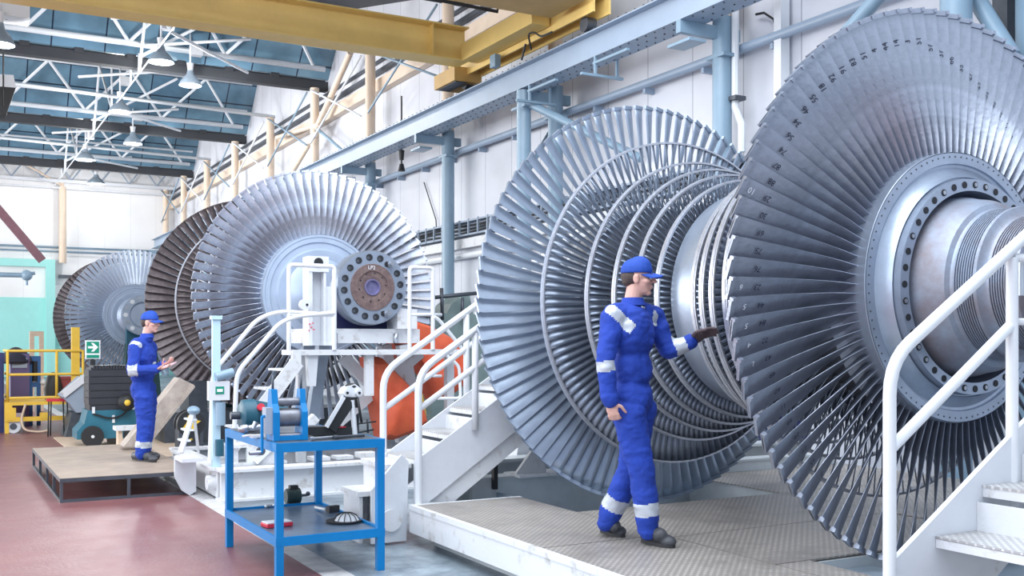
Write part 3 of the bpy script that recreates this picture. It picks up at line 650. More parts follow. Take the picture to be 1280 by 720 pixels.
# bearing pedestals of rotor 1
for i, (yy, nm) in enumerate(((9.15, 'white bearing pedestal under the left shaft end of the nearest rotor'), (2.3, 'white bearing pedestal under the right shaft end of the nearest rotor'))):
    t = thing('bearing_pedestal', (5.57, yy, 0), nm, 'pedestal')
    m = MB(); m.prism([(4.9, yy-.25, 0), (6.24, yy-.25, 0), (6.0, yy-.25, 1.5), (5.14, yy-.25, 1.5)], (0, .5, 0)); m.build('body', W, t)
    r_ = .31 if i == 0 else .345
    m = MB(); prof = []
    pts = [(5.57-.42, 1.5), (5.57+.42, 1.5), (5.57+.42, 1.97)]
    for k in range(0, 13): a = -PI*k/12; pts.append((5.57+r_*math.cos(a), 1.97+r_*math.sin(a)))
    pts.append((5.57-.42, 1.97)); m.prism([(x, yy-.15, z) for x, z in pts], (0, .3, 0)); m.build('half_bearing', NAVY, t)
t = thing('tool_cabinet', (6.8, 8.9, 0), 'dark blue steel cabinet seen in the gap between the wheels of the nearest rotor', 'cabinet')
p = at(968, 575, Y=9.1)
m = MB(); m.bb((p.x-.28, 9.0, 0), (p.x+.45, 9.6, 1.0)); m.build('body', NAVY, t); m = MB(); m.bb((p.x-.24, 8.985, .1), (p.x+.40, 9.0, .5)); m.build('door', NAVY, t); m = MB(); m.bb((p.x+.05, 8.96, .62), (p.x+.13, 9.0, .95)); m.build('handle', BLUEGREY, t)

def stair(lab, x0, ya, yb, z0, n, first, nearrail, cat='stairs', top=None, rise=.19, run=.297, xr=3.35):
    t = thing('access_stairs', (x0, (ya+yb)/2, 0), lab, cat)
    sl = rise/run; x1 = x0+n*run; 
    for y in (ya, yb):
        zt = lambda x: z0+(x-x0)*sl
        m = MB(); m.prism([(x0, y-.012, zt(x0)), (x1, y-.012, zt(x1)), (x1, y-.012, zt(x1)-.36), (x0+.12, y-.012, max(ZW, zt(x0)-.36)), (x0, y-.012, max(ZW, zt(x0)-.36))], (0, .024, 0)); m.build('stringer', W, t)
    m = MB(); m.prism([(x0+.14, ya+.02, zt(x0)-.34), (x1, ya+.02, zt(x1)-.38), (x1, ya+.02, zt(x1)-.52), (x0+.36, ya+.02, zt(x0)-.36)], (0, .05, 0)); m.build('lower_flange', W2, t)
    for k in range(n):
        x, z = first[0]+k*run, first[1]+k*rise
        m = MB(); m.bb((x, min(ya, yb)+.013, z-.05), (x+.27, max(ya, yb)-.013, z-.012)); m.mi = 1; m.bb((x-.003, min(ya, yb)+.013, z-.012), (x+.27, max(ya, yb)-.013, z)); m.build('tread', [W2, TREADM], t)
        m = MB(); m.bb((x+.26, min(ya, yb)+.013, z-.03), (x+.27, max(ya, yb)-.013, z+.12)); m.build('riser', W2, t)
    return t
# middle stairs: near stringer at Y=7.7, far at 8.4
st = stair('white steel stairs with double handrails rising behind the left wheel of the nearest rotor', 3.4, 7.78, 8.42, .66, 6, (3.42, .68), True)
YN, YF = 7.75, 8.45
for Y_, off in ((YN, 523), (YF, 479)):
    a0 = at(off, 632 if Y_ == YN else 600, Y=Y_); a1 = at(off, 468, Y=Y_); x0 = a0.x
    sl = .66
    m = MB(); m.tube([(x0, Y_, .30), (x0, Y_, a1.z+.02), (x0+2.0, Y_, a1.z+.02+2.0*sl)], .03, 10, .16); m.build('handrail', RAILW, st)
    z1 = at(off+3, 512, Y=Y_).z
    m = MB(); m.tube([(x0, Y_, z1), (x0+2.0, Y_, z1+2.0*sl)], .026, 10); m.build('mid_rail', RAILW, st)
    xq = at(594 if Y_ == YN else 583, 450, Y=Y_).x
    m = MB(); m.tube([(xq, Y_, .9), (xq, Y_, a1.z+(xq-x0)*sl-.0)], .028, 10); m.build('post', RAILW, st)
t = thing('foot_step', (3.1, 8.2, 0), 'low white double step at the foot of the stairs beside the blue table', 'step')
m = MB(); m.bb((3.18, 7.85, .60), (3.41, 8.42, .64)); m.bb((3.2, 7.87, .0), (3.23, 8.4, .60)); m.bb((3.22, 8.3, .1), (3.38, 8.34, .61)); m.build('upper_step', W2, t)
m = MB(); m.bb((2.98, 7.95, .38), (3.2, 8.36, .42)); m.bb((3.0, 7.97, 0), (3.03, 8.34, .39)); m.bb((3.02, 8.3, .1), (3.2, 8.33, .39)); m.build('lower_step', W2, t)
m = MB(); m.prism([(3.04, 7.80, .02), (3.34, 7.80, .02), (3.36, 7.80, .66), (3.3, 7.80, .72), (3.04, 7.8, .45)], (0, .03, 0)); m.mi = 1; m.cyl((3.2, 7.795, .2), (3.2, 7.77, .2), .09, n=24); m.build('side_plate', [W, W2], t)
# right stairs, in front of the near wheel
YR = 2.93
st = stair('white steel stairs in the bottom right corner rising past the nearest wheel', 3.36, YR, YR-.75, .74, 9, (3.62, .83), True)
pb = at(1112, 690, Y=YR); pt = at(1112, 470, Y=YR); x0 = pb.x; zt = pt.z
e1 = at(1262, 316, Y=YR); sl = (e1.z-zt-.05)/(e1.x-x0)
m = MB(); m.tube([(x0, YR, .40), (x0, YR, zt+.06), (x0+1.8, YR, zt+.06+1.8*sl)], .0265, 14, .14); m.build('handrail', RAILW, st)
a, b = at(1122, 552, Y=YR), at(1262, 408, Y=YR); d = (b-a); m = MB(); m.tube([a-d*.06, b], .0235, 14); m.build('mid_rail', RAILW, st)
p2 = at(1265, 400, Y=YR); m = MB(); m.tube([(p2.x, YR, .9), (p2.x, YR, at(1265, 322, Y=YR).z)], .026, 14); m.build('post', RAILW, st)
m = MB(); q = at(1265, 402, Y=YR); m.tube([q, q+Vector((.9, 0, 0))], .016, 10); q = at(1265, 322, Y=YR); m.tube([q, q+Vector((.9, 0, 0.02))], .02, 10); m.build('landing_rail', RAILW, st)
m = MB(); q = at(1276, 345, Y=YR+.1); m.cyl(q+Vector((0, 0, .07)), q+Vector((0, 0, -.09)), .02); m.build('latch', STEEL, st)

# ---------------------------------------------------------------- stand, platform and guard rails of the middle rotor
X2, Z2 = 4.71, 2.31
t = thing('bearing_stand', (X2, 12.7, 0), 'white bearing stand with dark blue saddle holding the coupling end of the middle rotor', 'stand')
m = MB(); pts = [(X2-.55, 1.83), (X2+.5, 1.83), (X2+.5, 2.0)]
for k in range(0, 13): a = -PI*k/12; pts.append((X2+.32*math.cos(a), 2.31+.32*math.sin(a)*1.0))
pts.append((X2-.55, 2.0)); pts = [(X2-.55, 1.80), (X2+.45, 1.80), (X2+.45, 2.06), (X2+.25, 2.10)]+[(X2+.33*math.cos(a), 2.31+.33*math.sin(a)) for a in [-.7-(PI-1.4)*k/10 for k in range(11)]]+[(X2-.25, 2.10), (X2-.55, 2.06)]
m.prism([(x, 12.45, z) for x, z in pts], (0, .5, 0)); m.build('saddle', NAVY, t)
m = MB(); m.bb((X2-.75, 12.2, 1.62), (X2+.7, 13.0, 1.80)); m.bb((X2+.35, 12.1, 1.80), (X2+.62, 12.5, 2.05)); m.build('top_beam', W2, t)
for x in (X2-.45, X2+.35):
    m = MB(); m.cyl((x, 12.15, 1.62), (x, 12.15, 1.74), .035, n=8); m.build('adjusting_bolt', STEEL, t)
for x, yy in ((X2-.55, 12.3), (X2+.5, 12.3), (X2-.55, 12.9), (X2+.5, 12.9)):
    m = MB(); m.beam((x, yy, 1.6), (x+(.25 if x > X2 else -.2), yy, .3), .14, .14); m.build('leg', GREYB if x < X2 else W2, t)
m = MB(); m.beam((X2-.6, 12.2, .5), (X2+.7, 12.2, 1.5), .1, .14); m.build('cross_brace', W2, t)
m = MB(); m.beam((X2+.75, 12.15, .4), (X2-.35, 12.15, 1.45), .1, .14); m.build('cross_brace', W2, t)
# tall jack column left of the coupling
a = at(385, 320, Y=12.0); b = at(419, 320, Y=12.0); c_ = at(400, 432, Y=12.0)
t = thing('jack_column', ((a.x+b.x)/2, 12.0, 1.5), 'tall white box column with a round hole near its top, left of the bolted coupling', 'column')
m = MB(); x0, x1, xm = a.x, at(407, 340, Y=12.0).x, b.x
m.bb((x0, 11.98, c_.z), (x0+.05, 12.2, a.z)); m.bb((x1-.03, 11.98, c_.z), (x1, 12.2, a.z)); m.bb((x0, 12.12, c_.z), (x1, 12.2, a.z)); m.bb((x0, 11.97, at(400, 340, Y=12).z), (x1+.03, 12.2, a.z)); m.build('box', W, t)
m = MB(); m.bb((x1, 12.0, c_.z), (xm, 12.18, at(400, 358, Y=12).z)); m.build('side_box', W, t)
m = MB(); q = at(398, 328, Y=11.97); m.cyl((q.x, 11.968, q.z), (q.x, 11.955, q.z), .055, n=20); m.build('round_hole', DARKH, t)
m = MB(); q = at(381, 381, Y=11.95); m.cyl((q.x, 11.99, q.z), (q.x, 11.93, q.z), .065, n=20); m.mi = 1; m.cyl((q.x+.02, 11.93, q.z), (q.x+.02, 11.92, q.z), .015, n=10); m.build('cam_disc', [W, BLACK], t)
m = MB()
for (u, v) in ((387, 405), (389, 409), (391, 404), (386, 413), (392, 412)):
    q = at(u, v, Y=11.975); m.bb((q.x-.012, 11.965, q.z-.006), (q.x+.012, 11.978, q.z+.006))
m.build('red_mark', RED, t)
# platform
zp = at(465, 437, Y=11.9).z; xl, xr_ = at(366, 440, Y=11.7).x, at(578, 440, Y=11.7).x
t = thing('service_platform', ((xl+xr_)/2, 11.9, zp), 'narrow white service platform with guard rails in front of the bolted coupling', 'platform')
MB().bb((xl, 11.6, zp-.06), (xr_, 12.15, zp)).build('deck', W2, t)
a = at(366, 445, Y=11.58); m = MB(); m.bb((a.x, 11.58, zp-.18), (a.x+.1, 11.66, zp)); m.bb((a.x-.02, 11.6, zp-.25), (a.x+.05, 11.66, zp-.1)); m.build('bracket', W2, t)
for (u0, u1, v0) in ((361, 418, 331), (512, 541, 334)):
    p, q = at(u0, v0, Y=11.6), at(u1, v0, Y=11.6)
    m = MB(); m.tube([(p.x, 11.6, zp), (p.x, 11.6, p.z), (q.x, 11.6, p.z), (q.x, 11.6, zp)], .026, 8, .05); m.build('guard_rail', RAILW, t)
    z = at(u0, 393, Y=11.6).z; m = MB(); m.tube([(p.x-.0, 11.6, z), (q.x+(.12 if u0 > 500 else 0), 11.6, z)], .02, 8); m.build('mid_rail', RAILW, t)
for (pts) in ([(418, 394), (350, 389), (322, 398), (266, 466), (262, 590)], [(418, 391), (372, 395), (350, 403), (296, 466), (292, 560)]):
    yy = 11.6 if pts[1][0] == 350 else 11.3
    m = MB(); m.tube([at(u, v, Y=yy) for u, v in pts], .025, 10, .12); m.build('stair_handrail', RAILW, t)
q0, q1 = at(278, 575, Y=11.45), at(372, 452, Y=11.45)
m = MB(); m.beam(q0, q1, .03, .16); m.build('stair_stringer', W2, t)
for k in range(5):
    q = q0.lerp(q1, (k+.5)/5); m = MB(); m.bb((q.x-.1, 11.5, q.z), (q.x+.12, 12.0, q.z+.025)); m.build('stair_tread', W2, t)
m = MB(); a = at(389, 443, Y=11.7); m.prism([(a.x-.06, 11.65, zp-.06), (a.x+.07, 11.65, zp-.06), (a.x+.04, 11.65, zp-.42), (a.x-.04, 11.65, zp-.42)], (0, .1, 0)); m.build('support_leg', W, t)
m = MB(); a = at(460, 443, Y=11.7); m.bb((a.x-.04, 11.66, zp-.55), (a.x+.06, 11.74, zp-.06)); m.build('support_leg', W2, t)
for u in (375, 560):
    a = at(u, 443, Y=12.1); m = MB(); m.bb((a.x-.05, 12.02, 0.2), (a.x+.05, 12.12, zp-.06)); m.build('support_leg', W2, t)
# rail with slanted guard right of the tarps
t = thing('guard_frame', (5.6, 12.1, 0), 'thin white bent guard frame in front of the orange tarpaulins', 'guard rail')
m = MB(); m.tube([at(u, v, Y=11.4) for u, v in ((543, 396), (549, 400), (582, 441), (575, 455), (558, 443), (573, 458), (576, 500), (552, 497))][:3]+[at(584, 560, Y=11.4)], .022, 8, .05); m.build('outer_rail', RAILW, t)
m = MB(); m.tube([at(u, v, Y=11.35) for u, v in ((556, 442), (574, 458), (576, 498), (548, 498))], .02, 8, .06); m.build('inner_rail', RAILW, t)
m = MB(); m.tube([at(u, v, Y=11.35) for u, v in ((530, 470), (552, 470))], .018, 8); m.build('stub_rail', RAILW, t)
# skid under the middle rotor
t = thing('skid_frame', (4.2, 12.0, 0), 'heavy white steel skid frame on the floor behind the blue table', 'skid frame')
m = MB(); m.bb((2.55, 10.75, .02), (7.4, 10.79, .30)); m.bb((2.53, 10.66, .30), (7.4, 10.9, .33)); m.bb((2.53, 10.66, 0), (7.4, 10.9, .025)); m.build('front_beam', W2, t)
m = MB(); m.bb((2.55, 10.9, .02), (2.6, 13.0, .30)); m.bb((2.48, 10.9, .30), (2.7, 13.0, .33)); m.build('side_beam', W2, t)
m = MB(); m.bb((2.55, 13.2, .02), (7.4, 13.25, .30)); m.bb((2.53, 13.1, .30), (7.4, 13.35, .33)); m.build('rear_beam', W2, t)
a = at(232, 590, Y=11.3)
m = MB(); m.prism([(a.x-.1, 11.35, .42), (a.x+.12, 11.35, .42), (a.x+.12, 11.35, .04), (a.x+.05, 11.35, 0), (a.x-.03, 11.35, .06), (a.x-.1, 11.35, .2)], (0, .05, 0)); m.bb((a.x-.1, 11.0, .39), (a.x+.12, 11.4, .43)); m.build('end_plate', W, t)
m = MB(); m.cyl((2.46, 11.0, .17), (2.56, 11.0, .17), .075, n=18); m.build('round_lug', W2, t)
m = MB(); m.bb((2.6, 10.95, .33), (3.3, 11.3, .36)); m.bb((2.6, 10.95, .52), (3.1, 11.3, .55)); m.bb((2.75, 11.0, .33), (2.79, 11.3, .52)); m.build('box_section', W2, t)
m = MB(); m.beam((2.95, 10.98, .36), (3.5, 10.98, .85), .16, .05); m.beam((3.2, 11.2, .33), (3.7, 11.2, .8), .1, .1); m.build('slanted_plate', W2, t)
m = MB(); a = at(325, 573, Y=10.95); m.bb((a.x-.14, 10.94, .33), (a.x+.16, 11.0, .60)); m.mi = 1; m.cyl((a.x, 10.94, .48), (a.x, 10.90, .48), .045, n=16); m.build('lug_plate', [W2, DSTEEL], t)
m = MB()
for k in range(9):
    x = 3.6+k*.28; m.bb((x, 10.95+random.random()*.1, .33), (x+.2, 11.2, .36+random.random()*.08))
m.build('packing_bar', W2, t)['kind'] = 'stuff'
# slanted floor support below the far wheel, far stands
for i, (x, yy, zc, r_, lab) in enumerate(((4.71, 18.9, 2.3, .3, 'far bearing stand of the middle rotor, hidden behind its brown wheel'), (4.65, 28.3, 2.33, .3, 'dark teal bearing stand holding the coupling of the farthest rotor'), (4.65, 33.2, 2.33, .3, 'bearing stand at the far end of the farthest rotor'))):
    t = thing('bearing_stand', (x, yy, 0), lab, 'stand')
    m = MB(); m.prism([(x-.5, yy-.2, 0), (x+.5, yy-.2, 0), (x+.36, yy-.2, 1.6), (x-.36, yy-.2, 1.6)], (0, .4, 0)); m.build('body', mat('dark_green_stand', (.015, .06, .065), .5, var=.3), t)
    pts = [(x-.36, 1.6), (x+.36, 1.6), (x+.36, zc-.1)]+[(x+r_*math.cos(-PI*k/12), zc+r_*math.sin(-PI*k/12)) for k in range(13)]+[(x-.36, zc-.1)]
    m = MB(); m.prism([(a_, yy-.12, b_) for a_, b_ in pts], (0, .24, 0)); m.build('half_bearing', TEAL, t)
a, b = at(163, 556, Y=14.0), at(232, 478, Y=14.0)
m = MB(); m.beam(a, b, .26, .10, up=(0, 1, 0)) if False else m.prism([a+Vector((-.08, 0, -.02)), b+Vector((-.08, 0, .06)), b+Vector((.10, 0, -.03)), a+Vector((.16, 0, -.02))], (0, .35, 0)); m.prism([a+Vector((.16, -.02, -.02)), b+Vector((.10, -.02, -.03)), b+Vector((.12, -.02, -.06)), a+Vector((.22, -.02, -.02))], (0, .4, 0)); tag(m.build('slanted_support', mat('dirty_beige', (.55, .48, .42), .5, col2=(.30, .25, .22), scale=5)), 'beige slanted steel support plank under the brown wheel behind the far worker', 'support')

# orange tarpaulins
def cloth(pts, y, dep, name, lab, amp=.035, seed=0.):
    # pts: outline in picture order, lofted into a puffy draped body with its own depth
    P3 = [at(u, v, Y=y) for u, v in pts]; n = len(P3); c = sum(P3, Vector())/n
    dense = []
    for i in range(n):
        a, b = P3[i], P3[(i+1) % n]; k_ = max(2, int((b-a).length/.07))
        for k in range(k_): dense.append(a.lerp(b, k/k_))
    m = MB(); N = len(dense); vs = []; fs = []; lay = [(1, .5), (1.0, .25), (.97, .08), (.85, 0), (.6, -.03), (.3, -.04), (.08, -.045)]
    for s_, yy in lay:
        for p in dense:
            q = c+(p-c)*s_; q.y = y+yy*dep/.5; d_ = noise.noise(Vector((q.x*3+seed, q.y*3, q.z*2.2)))*amp*2+noise.noise(Vector((q.x*9+seed, q.y*4, q.z*3)))*amp*.6
            q.y += d_*(1 if s_ < 1 else .6); q.x += d_*.3; vs.append(q)
    for j in range(len(lay)-1):
        for i in range(N): fs.append((j*N+i, j*N+(i+1) % N, (j+1)*N+(i+1) % N, (j+1)*N+i))
    fs.append(tuple(range((len(lay)-1)*N, len(lay)*N))); fs.append(tuple(range(N))[::-1])
    m.add(vs, fs, True); return tag(m.build(name, ORANGE), lab, 'tarpaulin')
cloth([(499, 393), (507, 391), (514, 398), (540, 406), (566, 420), (589, 438), (588, 470), (566, 486), (543, 494), (540, 470), (525, 452), (512, 452), (501, 445)], 12.75, .5, 'orange_tarpaulin', 'orange tarpaulin draped high beside the coupling of the middle rotor', seed=3)
cloth([(465, 447), (480, 446), (514, 480), (532, 505), (538, 528), (524, 541), (494, 552), (484, 549), (474, 500)], 11.9, .45, 'orange_tarpaulin', 'darker orange tarpaulin hanging low behind the handrails of the white stairs', seed=9)
cloth([(542, 470), (560, 452), (588, 462), (587, 480), (566, 496), (546, 500)], 12.5, .4, 'orange_tarpaulin', 'small orange tarpaulin fold behind the bent white guard frame', seed=5)
t = thing('steel_machine', (6.6, 15.0, 0), 'green-grey machine behind the orange tarpaulins near the wall', 'machine')
a = at(540, 385, Y=15.0); b = at(600, 385, Y=15.0)
mg = mat('machine_green_grey', (.22, .30, .30), .5, var=.3)
m = MB(); m.bb((a.x, 15, 0), (b.x+.6, 16, at(560, 392, Y=15).z)); m.build('bed', mg, t)
m = MB(); m.prism([(a.x+.25, 15.1, 2.0), (b.x-.05, 15.1, 2.0), (b.x-.15, 15.1, 2.45), (a.x+.4, 15.1, 2.25)], (0, .6, 0)); m.build('hood', mg, t)
m = MB(); m.tube([at(542, 372, Y=14.9), at(600, 366, Y=14.9)], .03, 8); m.tube([at(552, 360, Y=14.9), at(553, 400, Y=14.9)], .03, 8); m.tube([at(578, 372, Y=14.9), at(578, 400, Y=14.9)], .03, 8); m.build('pipework', DSTEEL, t)
m = MB()
for k, (u, v, c) in enumerate(((512, 528, 1), (520, 524, 0), (528, 520, 1), (505, 536, 0))):
    p = at(u, v, Y=12.6); m.mi = c; m.cyl(p, p+Vector((0, .1, .28)), .06, .05, n=12)
tag(m.build('cable_coil', [BLACK, YELC]), 'black and yellow hoses on the floor behind the stair handrail', 'hoses', kind='stuff')
# blue pillar with label box
a = at(270, 600, Y=11.0); 
t = thing('blue_mast', (a.x, 11.0, 0), 'pale blue mast with a white label box, left of the white handrails', 'mast')
x = a.x; zt = at(270, 397, Y=11.0).z
m = MB(); m.bb((x-.04, 10.97, .33), (x+.04, 11.03, zt)); m.bb((x-.055, 10.95, zt-.02), (x+.055, 11.05, zt+.02)); m.build('post', mat('pale_blue_metal', (.50, .70, .82), .4), t)
m = MB(); z = at(270, 488, Y=11).z; m.bb((x-.1, 10.9, z-.1), (x+.12, 10.97, z+.1)); m.build('label_box', W, t)
m = MB(); m.bb((x-.03, 10.893, z-.035), (x+.06, 10.9, z+.045)); m.mi = 1; m.bb((x-.015, 10.889, z-.012), (x+.045, 10.893, z+.02)); m.build('green_emblem', [GREEN, SIGNW], t)
m = MB(); m.cyl((x+.03, 10.93, z-.12), (x+.03, 10.93, z-.36), .05, n=14); m.build('filter_bowl', BLUEGREY, t)
m = MB(); m.cyl((x-.02, 10.92, z+.14), (x+.16, 10.92, z+.19), .05, n=14); m.build('air_cylinder', BLUEGREY, t)
m = MB(); m.cyl((x+.02, 10.93, .45), (x+.02, 10.93, .62), .045, n=14); m.build('plug', TEAL, t)
# white ladder leaning
t = thing('step_ladder', at(236, 560, Y=11.6), 'small white folding step ladder standing on the skid corner', 'ladder')
p0, p1, p2 = at(226, 566, Y=11.5), at(242, 513, Y=11.7), at(248, 566, Y=11.9)
m = MB(); m.beam(p0, p1, .05, .03); m.build('stile', RAILW, t)
m = MB(); m.beam(p0+Vector((.05, .25, 0)), p1+Vector((.05, .2, 0)), .05, .03); m.build('stile', RAILW, t)
m = MB(); m.beam(p1, p2, .03, .02); m.build('back_leg', RAILW, t)
m = MB()
for k in (.25, .5, .75):
    q = p0.lerp(p1, k); m.bb((q.x-.02, q.y-.01, q.z), (q.x+.07, q.y+.26, q.z+.02))
m.build('rung', RAILW, t)
m = MB(); m.ball(p1, (.07, .1, .05)); m.build('top_cap', BLUEGREY, t)

# ---------------------------------------------------------------- blue work table
t = thing('work_table', (2.4, 7.67, 0), 'blue steel work table with lower shelf in the foreground', 'table')
TX0, TX1, TY0, TY1, TZ = 2.02, 2.81, 6.95, 8.38, .945
for x, y in ((TX0, TY0), (TX1, TY0), (TX0, TY1), (TX1, TY1)):
    w_ = .055; MB().bb((x-(0 if x == TX0 else w_), y-(0 if y == TY0 else w_), 0), (x+(w_ if x == TX0 else 0), y+(w_ if y == TY0 else 0), TZ-.003)).build('leg', TBLUE, t, bevel=.003)
for z, nm in ((TZ-.065, 'top_frame'), (.24, 'shelf_frame')):
    m = MB(); h = .062
    m.bb((TX0-.001, TY0-.001, z), (TX1+.001, TY0+.02, z+h)); m.bb((TX0-.001, TY1-.02, z), (TX1+.001, TY1+.001, z+h)); m.bb((TX0-.002, TY0, z), (TX0+.02, TY1, z+h)); m.bb((TX1-.02, TY0, z), (TX1+.002, TY1, z+h)); m.build(nm, TBLUE, t)
m = MB(); m.bb((TX0+.02, TY0+.02, TZ-.02), (TX1-.02, TY1-.02, TZ-.002)); m.build('table_top', mat('worn_table_steel', (.17, .19, .22), .35, .5, var=.4, scale=4), t)
m = MB(); m.bb((TX0+.02, TY0+.02, .265), (TX1-.02, TY1-.02, .285)); m.build('shelf', mat('shelf_blue_grey', (.17, .27, .40), .3, .3, col2=(.10, .13, .19), scale=3), t)
TZ = .944
# plate rolling machine
def up(u, v, Y): return at(u, v, Y=Y)
t = thing('rolling_machine', at(362, 548, Z=TZ), 'blue bench rolling machine with steel rollers and crank on the blue table', 'rolling machine')
ya = 7.12; xa0, xa1 = at(341, 550, Y=ya).x, at(349, 550, Y=ya).x; xb0, xb1 = at(377, 547, Y=ya).x, at(384, 547, Y=ya).x
zt = at(345, 487, Y=ya).z
for x0, x1 in ((xa0, xa1), (xb0, xb1)):
    m = MB(); m.prism([(x0, ya-.02, TZ), (x0, ya+.16, TZ), (x0, ya+.14, zt-.12), (x0, ya+.11, zt), (x0, ya+.04, zt), (x0, ya+.02, zt-.1), (x0, ya-.02, zt-.16)], (x1-x0, 0, 0)); m.build('side_plate', TBLUE, t, bevel=.002)
    m = MB(); m.cyl(((x0+x1)/2, ya+.08, zt-.02), ((x0+x1)/2, ya+.08, zt+.10), .009, n=10); m.build('screw', DSTEEL, t)
for r_, zc, yy in ((.028, zt-.09, ya+.07), (.065, zt-.2, ya+.08), (.024, zt-.33, ya+.04)):
    m = MB(); m.cyl((xa1-.005, yy, zc), (xb0+.005, yy, zc), r_, n=28); m.build('roller', mat('roller_steel', (.26, .27, .31), .38, .6, var=.35, scale=20), t)
m = MB(); m.bb((xa1-.01, ya-.015, TZ+.001), (xb0+.01, ya+.02, TZ+.035)); m.build('base_bar', TBLUE, t)
m = MB(); x = at(329, 521, Y=ya).x; zc = at(329, 521, Y=ya).z; zb = at(329, 566, Y=ya).z
m.tube([(xa0, ya+.03, zc), (x, ya+.03, zc), (x, ya+.03, zb), (x-.09, ya+.03, zb)], .011, 8, .01); m.build('crank', TBLUE, t)
m = MB(); m.cyl((x-.09, ya+.03, zb), (x-.01, ya+.03, zb), .016, n=12); m.build('crank_grip', STEEL, t)
m = MB(); m.bb((x+.02, ya, at(330, 543, Y=ya).z), (xa0, ya+.1, at(330, 510, Y=ya).z)); m.build('gear_cover', GREYB, t)
# teal drum motor
t = thing('drum_motor', at(295, 537, Z=TZ), 'dark teal drum-shaped motor housing at the left end of the blue table', 'motor')
c_ = Vector((2.17, 8.0, TZ+.125))
m = MB(); m.lathe([(-.13, 0), (-.13, .09), (-.11, .12), (-.02, .125), (-.01, .115), (.11, .09), (.12, .07), (.24, .055), (.24, 0)], c_, 'X', 32); m.build('housing', TEAL, t)
m = MB(); m.cyl(c_+Vector((-.13, 0, 0)), c_+Vector((-.20, 0, 0)), .03, n=14); m.build('shaft_stub', DSTEEL, t)
m = MB(); m.cyl(c_+Vector((0, -.10, .06)), c_+Vector((0, -.135, .07)), .028, n=16); m.build('red_button', RED, t)
m = MB(); m.tube([c_+Vector((.06, -.12, .05)), c_+Vector((.02, -.15, 0)), c_+Vector((.04, -.14, -.09))], .007, 6, .03); m.build('wire', BLUEGREY, t)
m = MB(); c2 = at(306, 536, Z=TZ+.04); m.ball(c2, (.05, .04, .035)); m.cyl(c2, c2+Vector((.11, -.02, .01)), .025, n=14); m.cyl(c2+Vector((.06, -.02, .0)), c2+Vector((.08, -.02, .05)), .02, n=12)
tag(m.build('pipe_fitting', STEEL), 'shiny metal pipe fitting lying in front of the teal drum motor', 'pipe fitting')
m = MB(); c2 = at(322, 545, Z=TZ+.012); m.box(c2, (.10, .07, .02)); m.tube([c2, c2+Vector((-.06, -.02, .01)), c2+Vector((-.1, .03, .0))], .008, 6, .02)
tag(m.build('cloth_rag', W2), 'crumpled white rag between the motor and the rolling machine', 'rag')
# pipe clamp / alignment tool
t = thing('chain_vice', at(438, 545, Z=TZ), 'black and white pivoting pipe vice standing at the right end of the blue table', 'vice')
yy = 7.35
def q(u, v, Y=None): return at(u, v, Y=Y or yy)
m = MB(); m.prism([q(u, v) for u, v in ((386, 544), (442, 545), (446, 536), (430, 533), (384, 534))], (0, .12, 0)); m.build('base_plate', BLACK, t)
m = MB(); m.beam(q(412, 536), q(436, 500), .035, .10); m.build('sloping_arm', BLACK, t)
m = MB(); m.beam(q(408, 534, yy-.03), q(430, 496, yy-.03), .012, .03); m.build('arm_edge', RAILW, t)
m = MB(); m.tube([q(440, 500), q(444, 546)], .02, 12); m.build('upright', RAILW, t)
m = MB(); m.tube([q(447, 498, yy-.03), q(452, 528, yy-.03)], .010, 10); m.build('hose', BLACK, t)
m = MB(); m.prism([q(u, v) for u, v in ((427, 492), (432, 484), (444, 480), (452, 486), (453, 494), (446, 500), (430, 499))], (0, .09, 0)); m.build('head', RAILW, t)
m = MB(); a = q(440, 483, yy+.045); m.ball(a, (.055, .05, .025)); m.build('head_cap', BLACK, t)
for u in (433, 448):
    m = MB(); a = q(u, 491, yy-.005); m.cyl(a+Vector((0, .01, 0)), a-Vector((0, .02, 0)), .026, n=18); m.mi = 1; m.cyl(a-Vector((0, .02, 0)), a-Vector((0, .026, 0)), .010, n=12); m.build('pivot_wheel', [RAILW, BLACK], t)
m = MB(); m.beam(q(430, 503), q(447, 503), .03, .08); m.build('jaw', BLACK, t)
m = MB(); m.tube([q(445, 530), q(470, 527)], .006, 8); m.tube([q(459, 524), q(460, 541)], .008, 8); m.tube([q(446, 541), q(467, 537)], .007, 8); m.build('adjusting_rod', BLACK, t)
m = MB(); m.tube([q(412, 534), q(432, 534)], .006, 6); m.build('red_strip', RED, t)
for i, (u, v, du, lab) in enumerate(((395, 549, 26, 'steel rod lying flat at the front of the table beside the vice'), (425, 547, 30, 'dark scraper bar lying below the pipe vice'))):
    a, b = at(u-8, v, Z=TZ+.012), at(u+du, v-3, Z=TZ+.012); m = MB(); m.tube([a, b], .011, 10); m.cyl(a, a+(b-a)*.12, .018, n=12)
    tag(m.build('steel_rod', STEEL if i == 0 else DSTEEL), lab, 'rod')
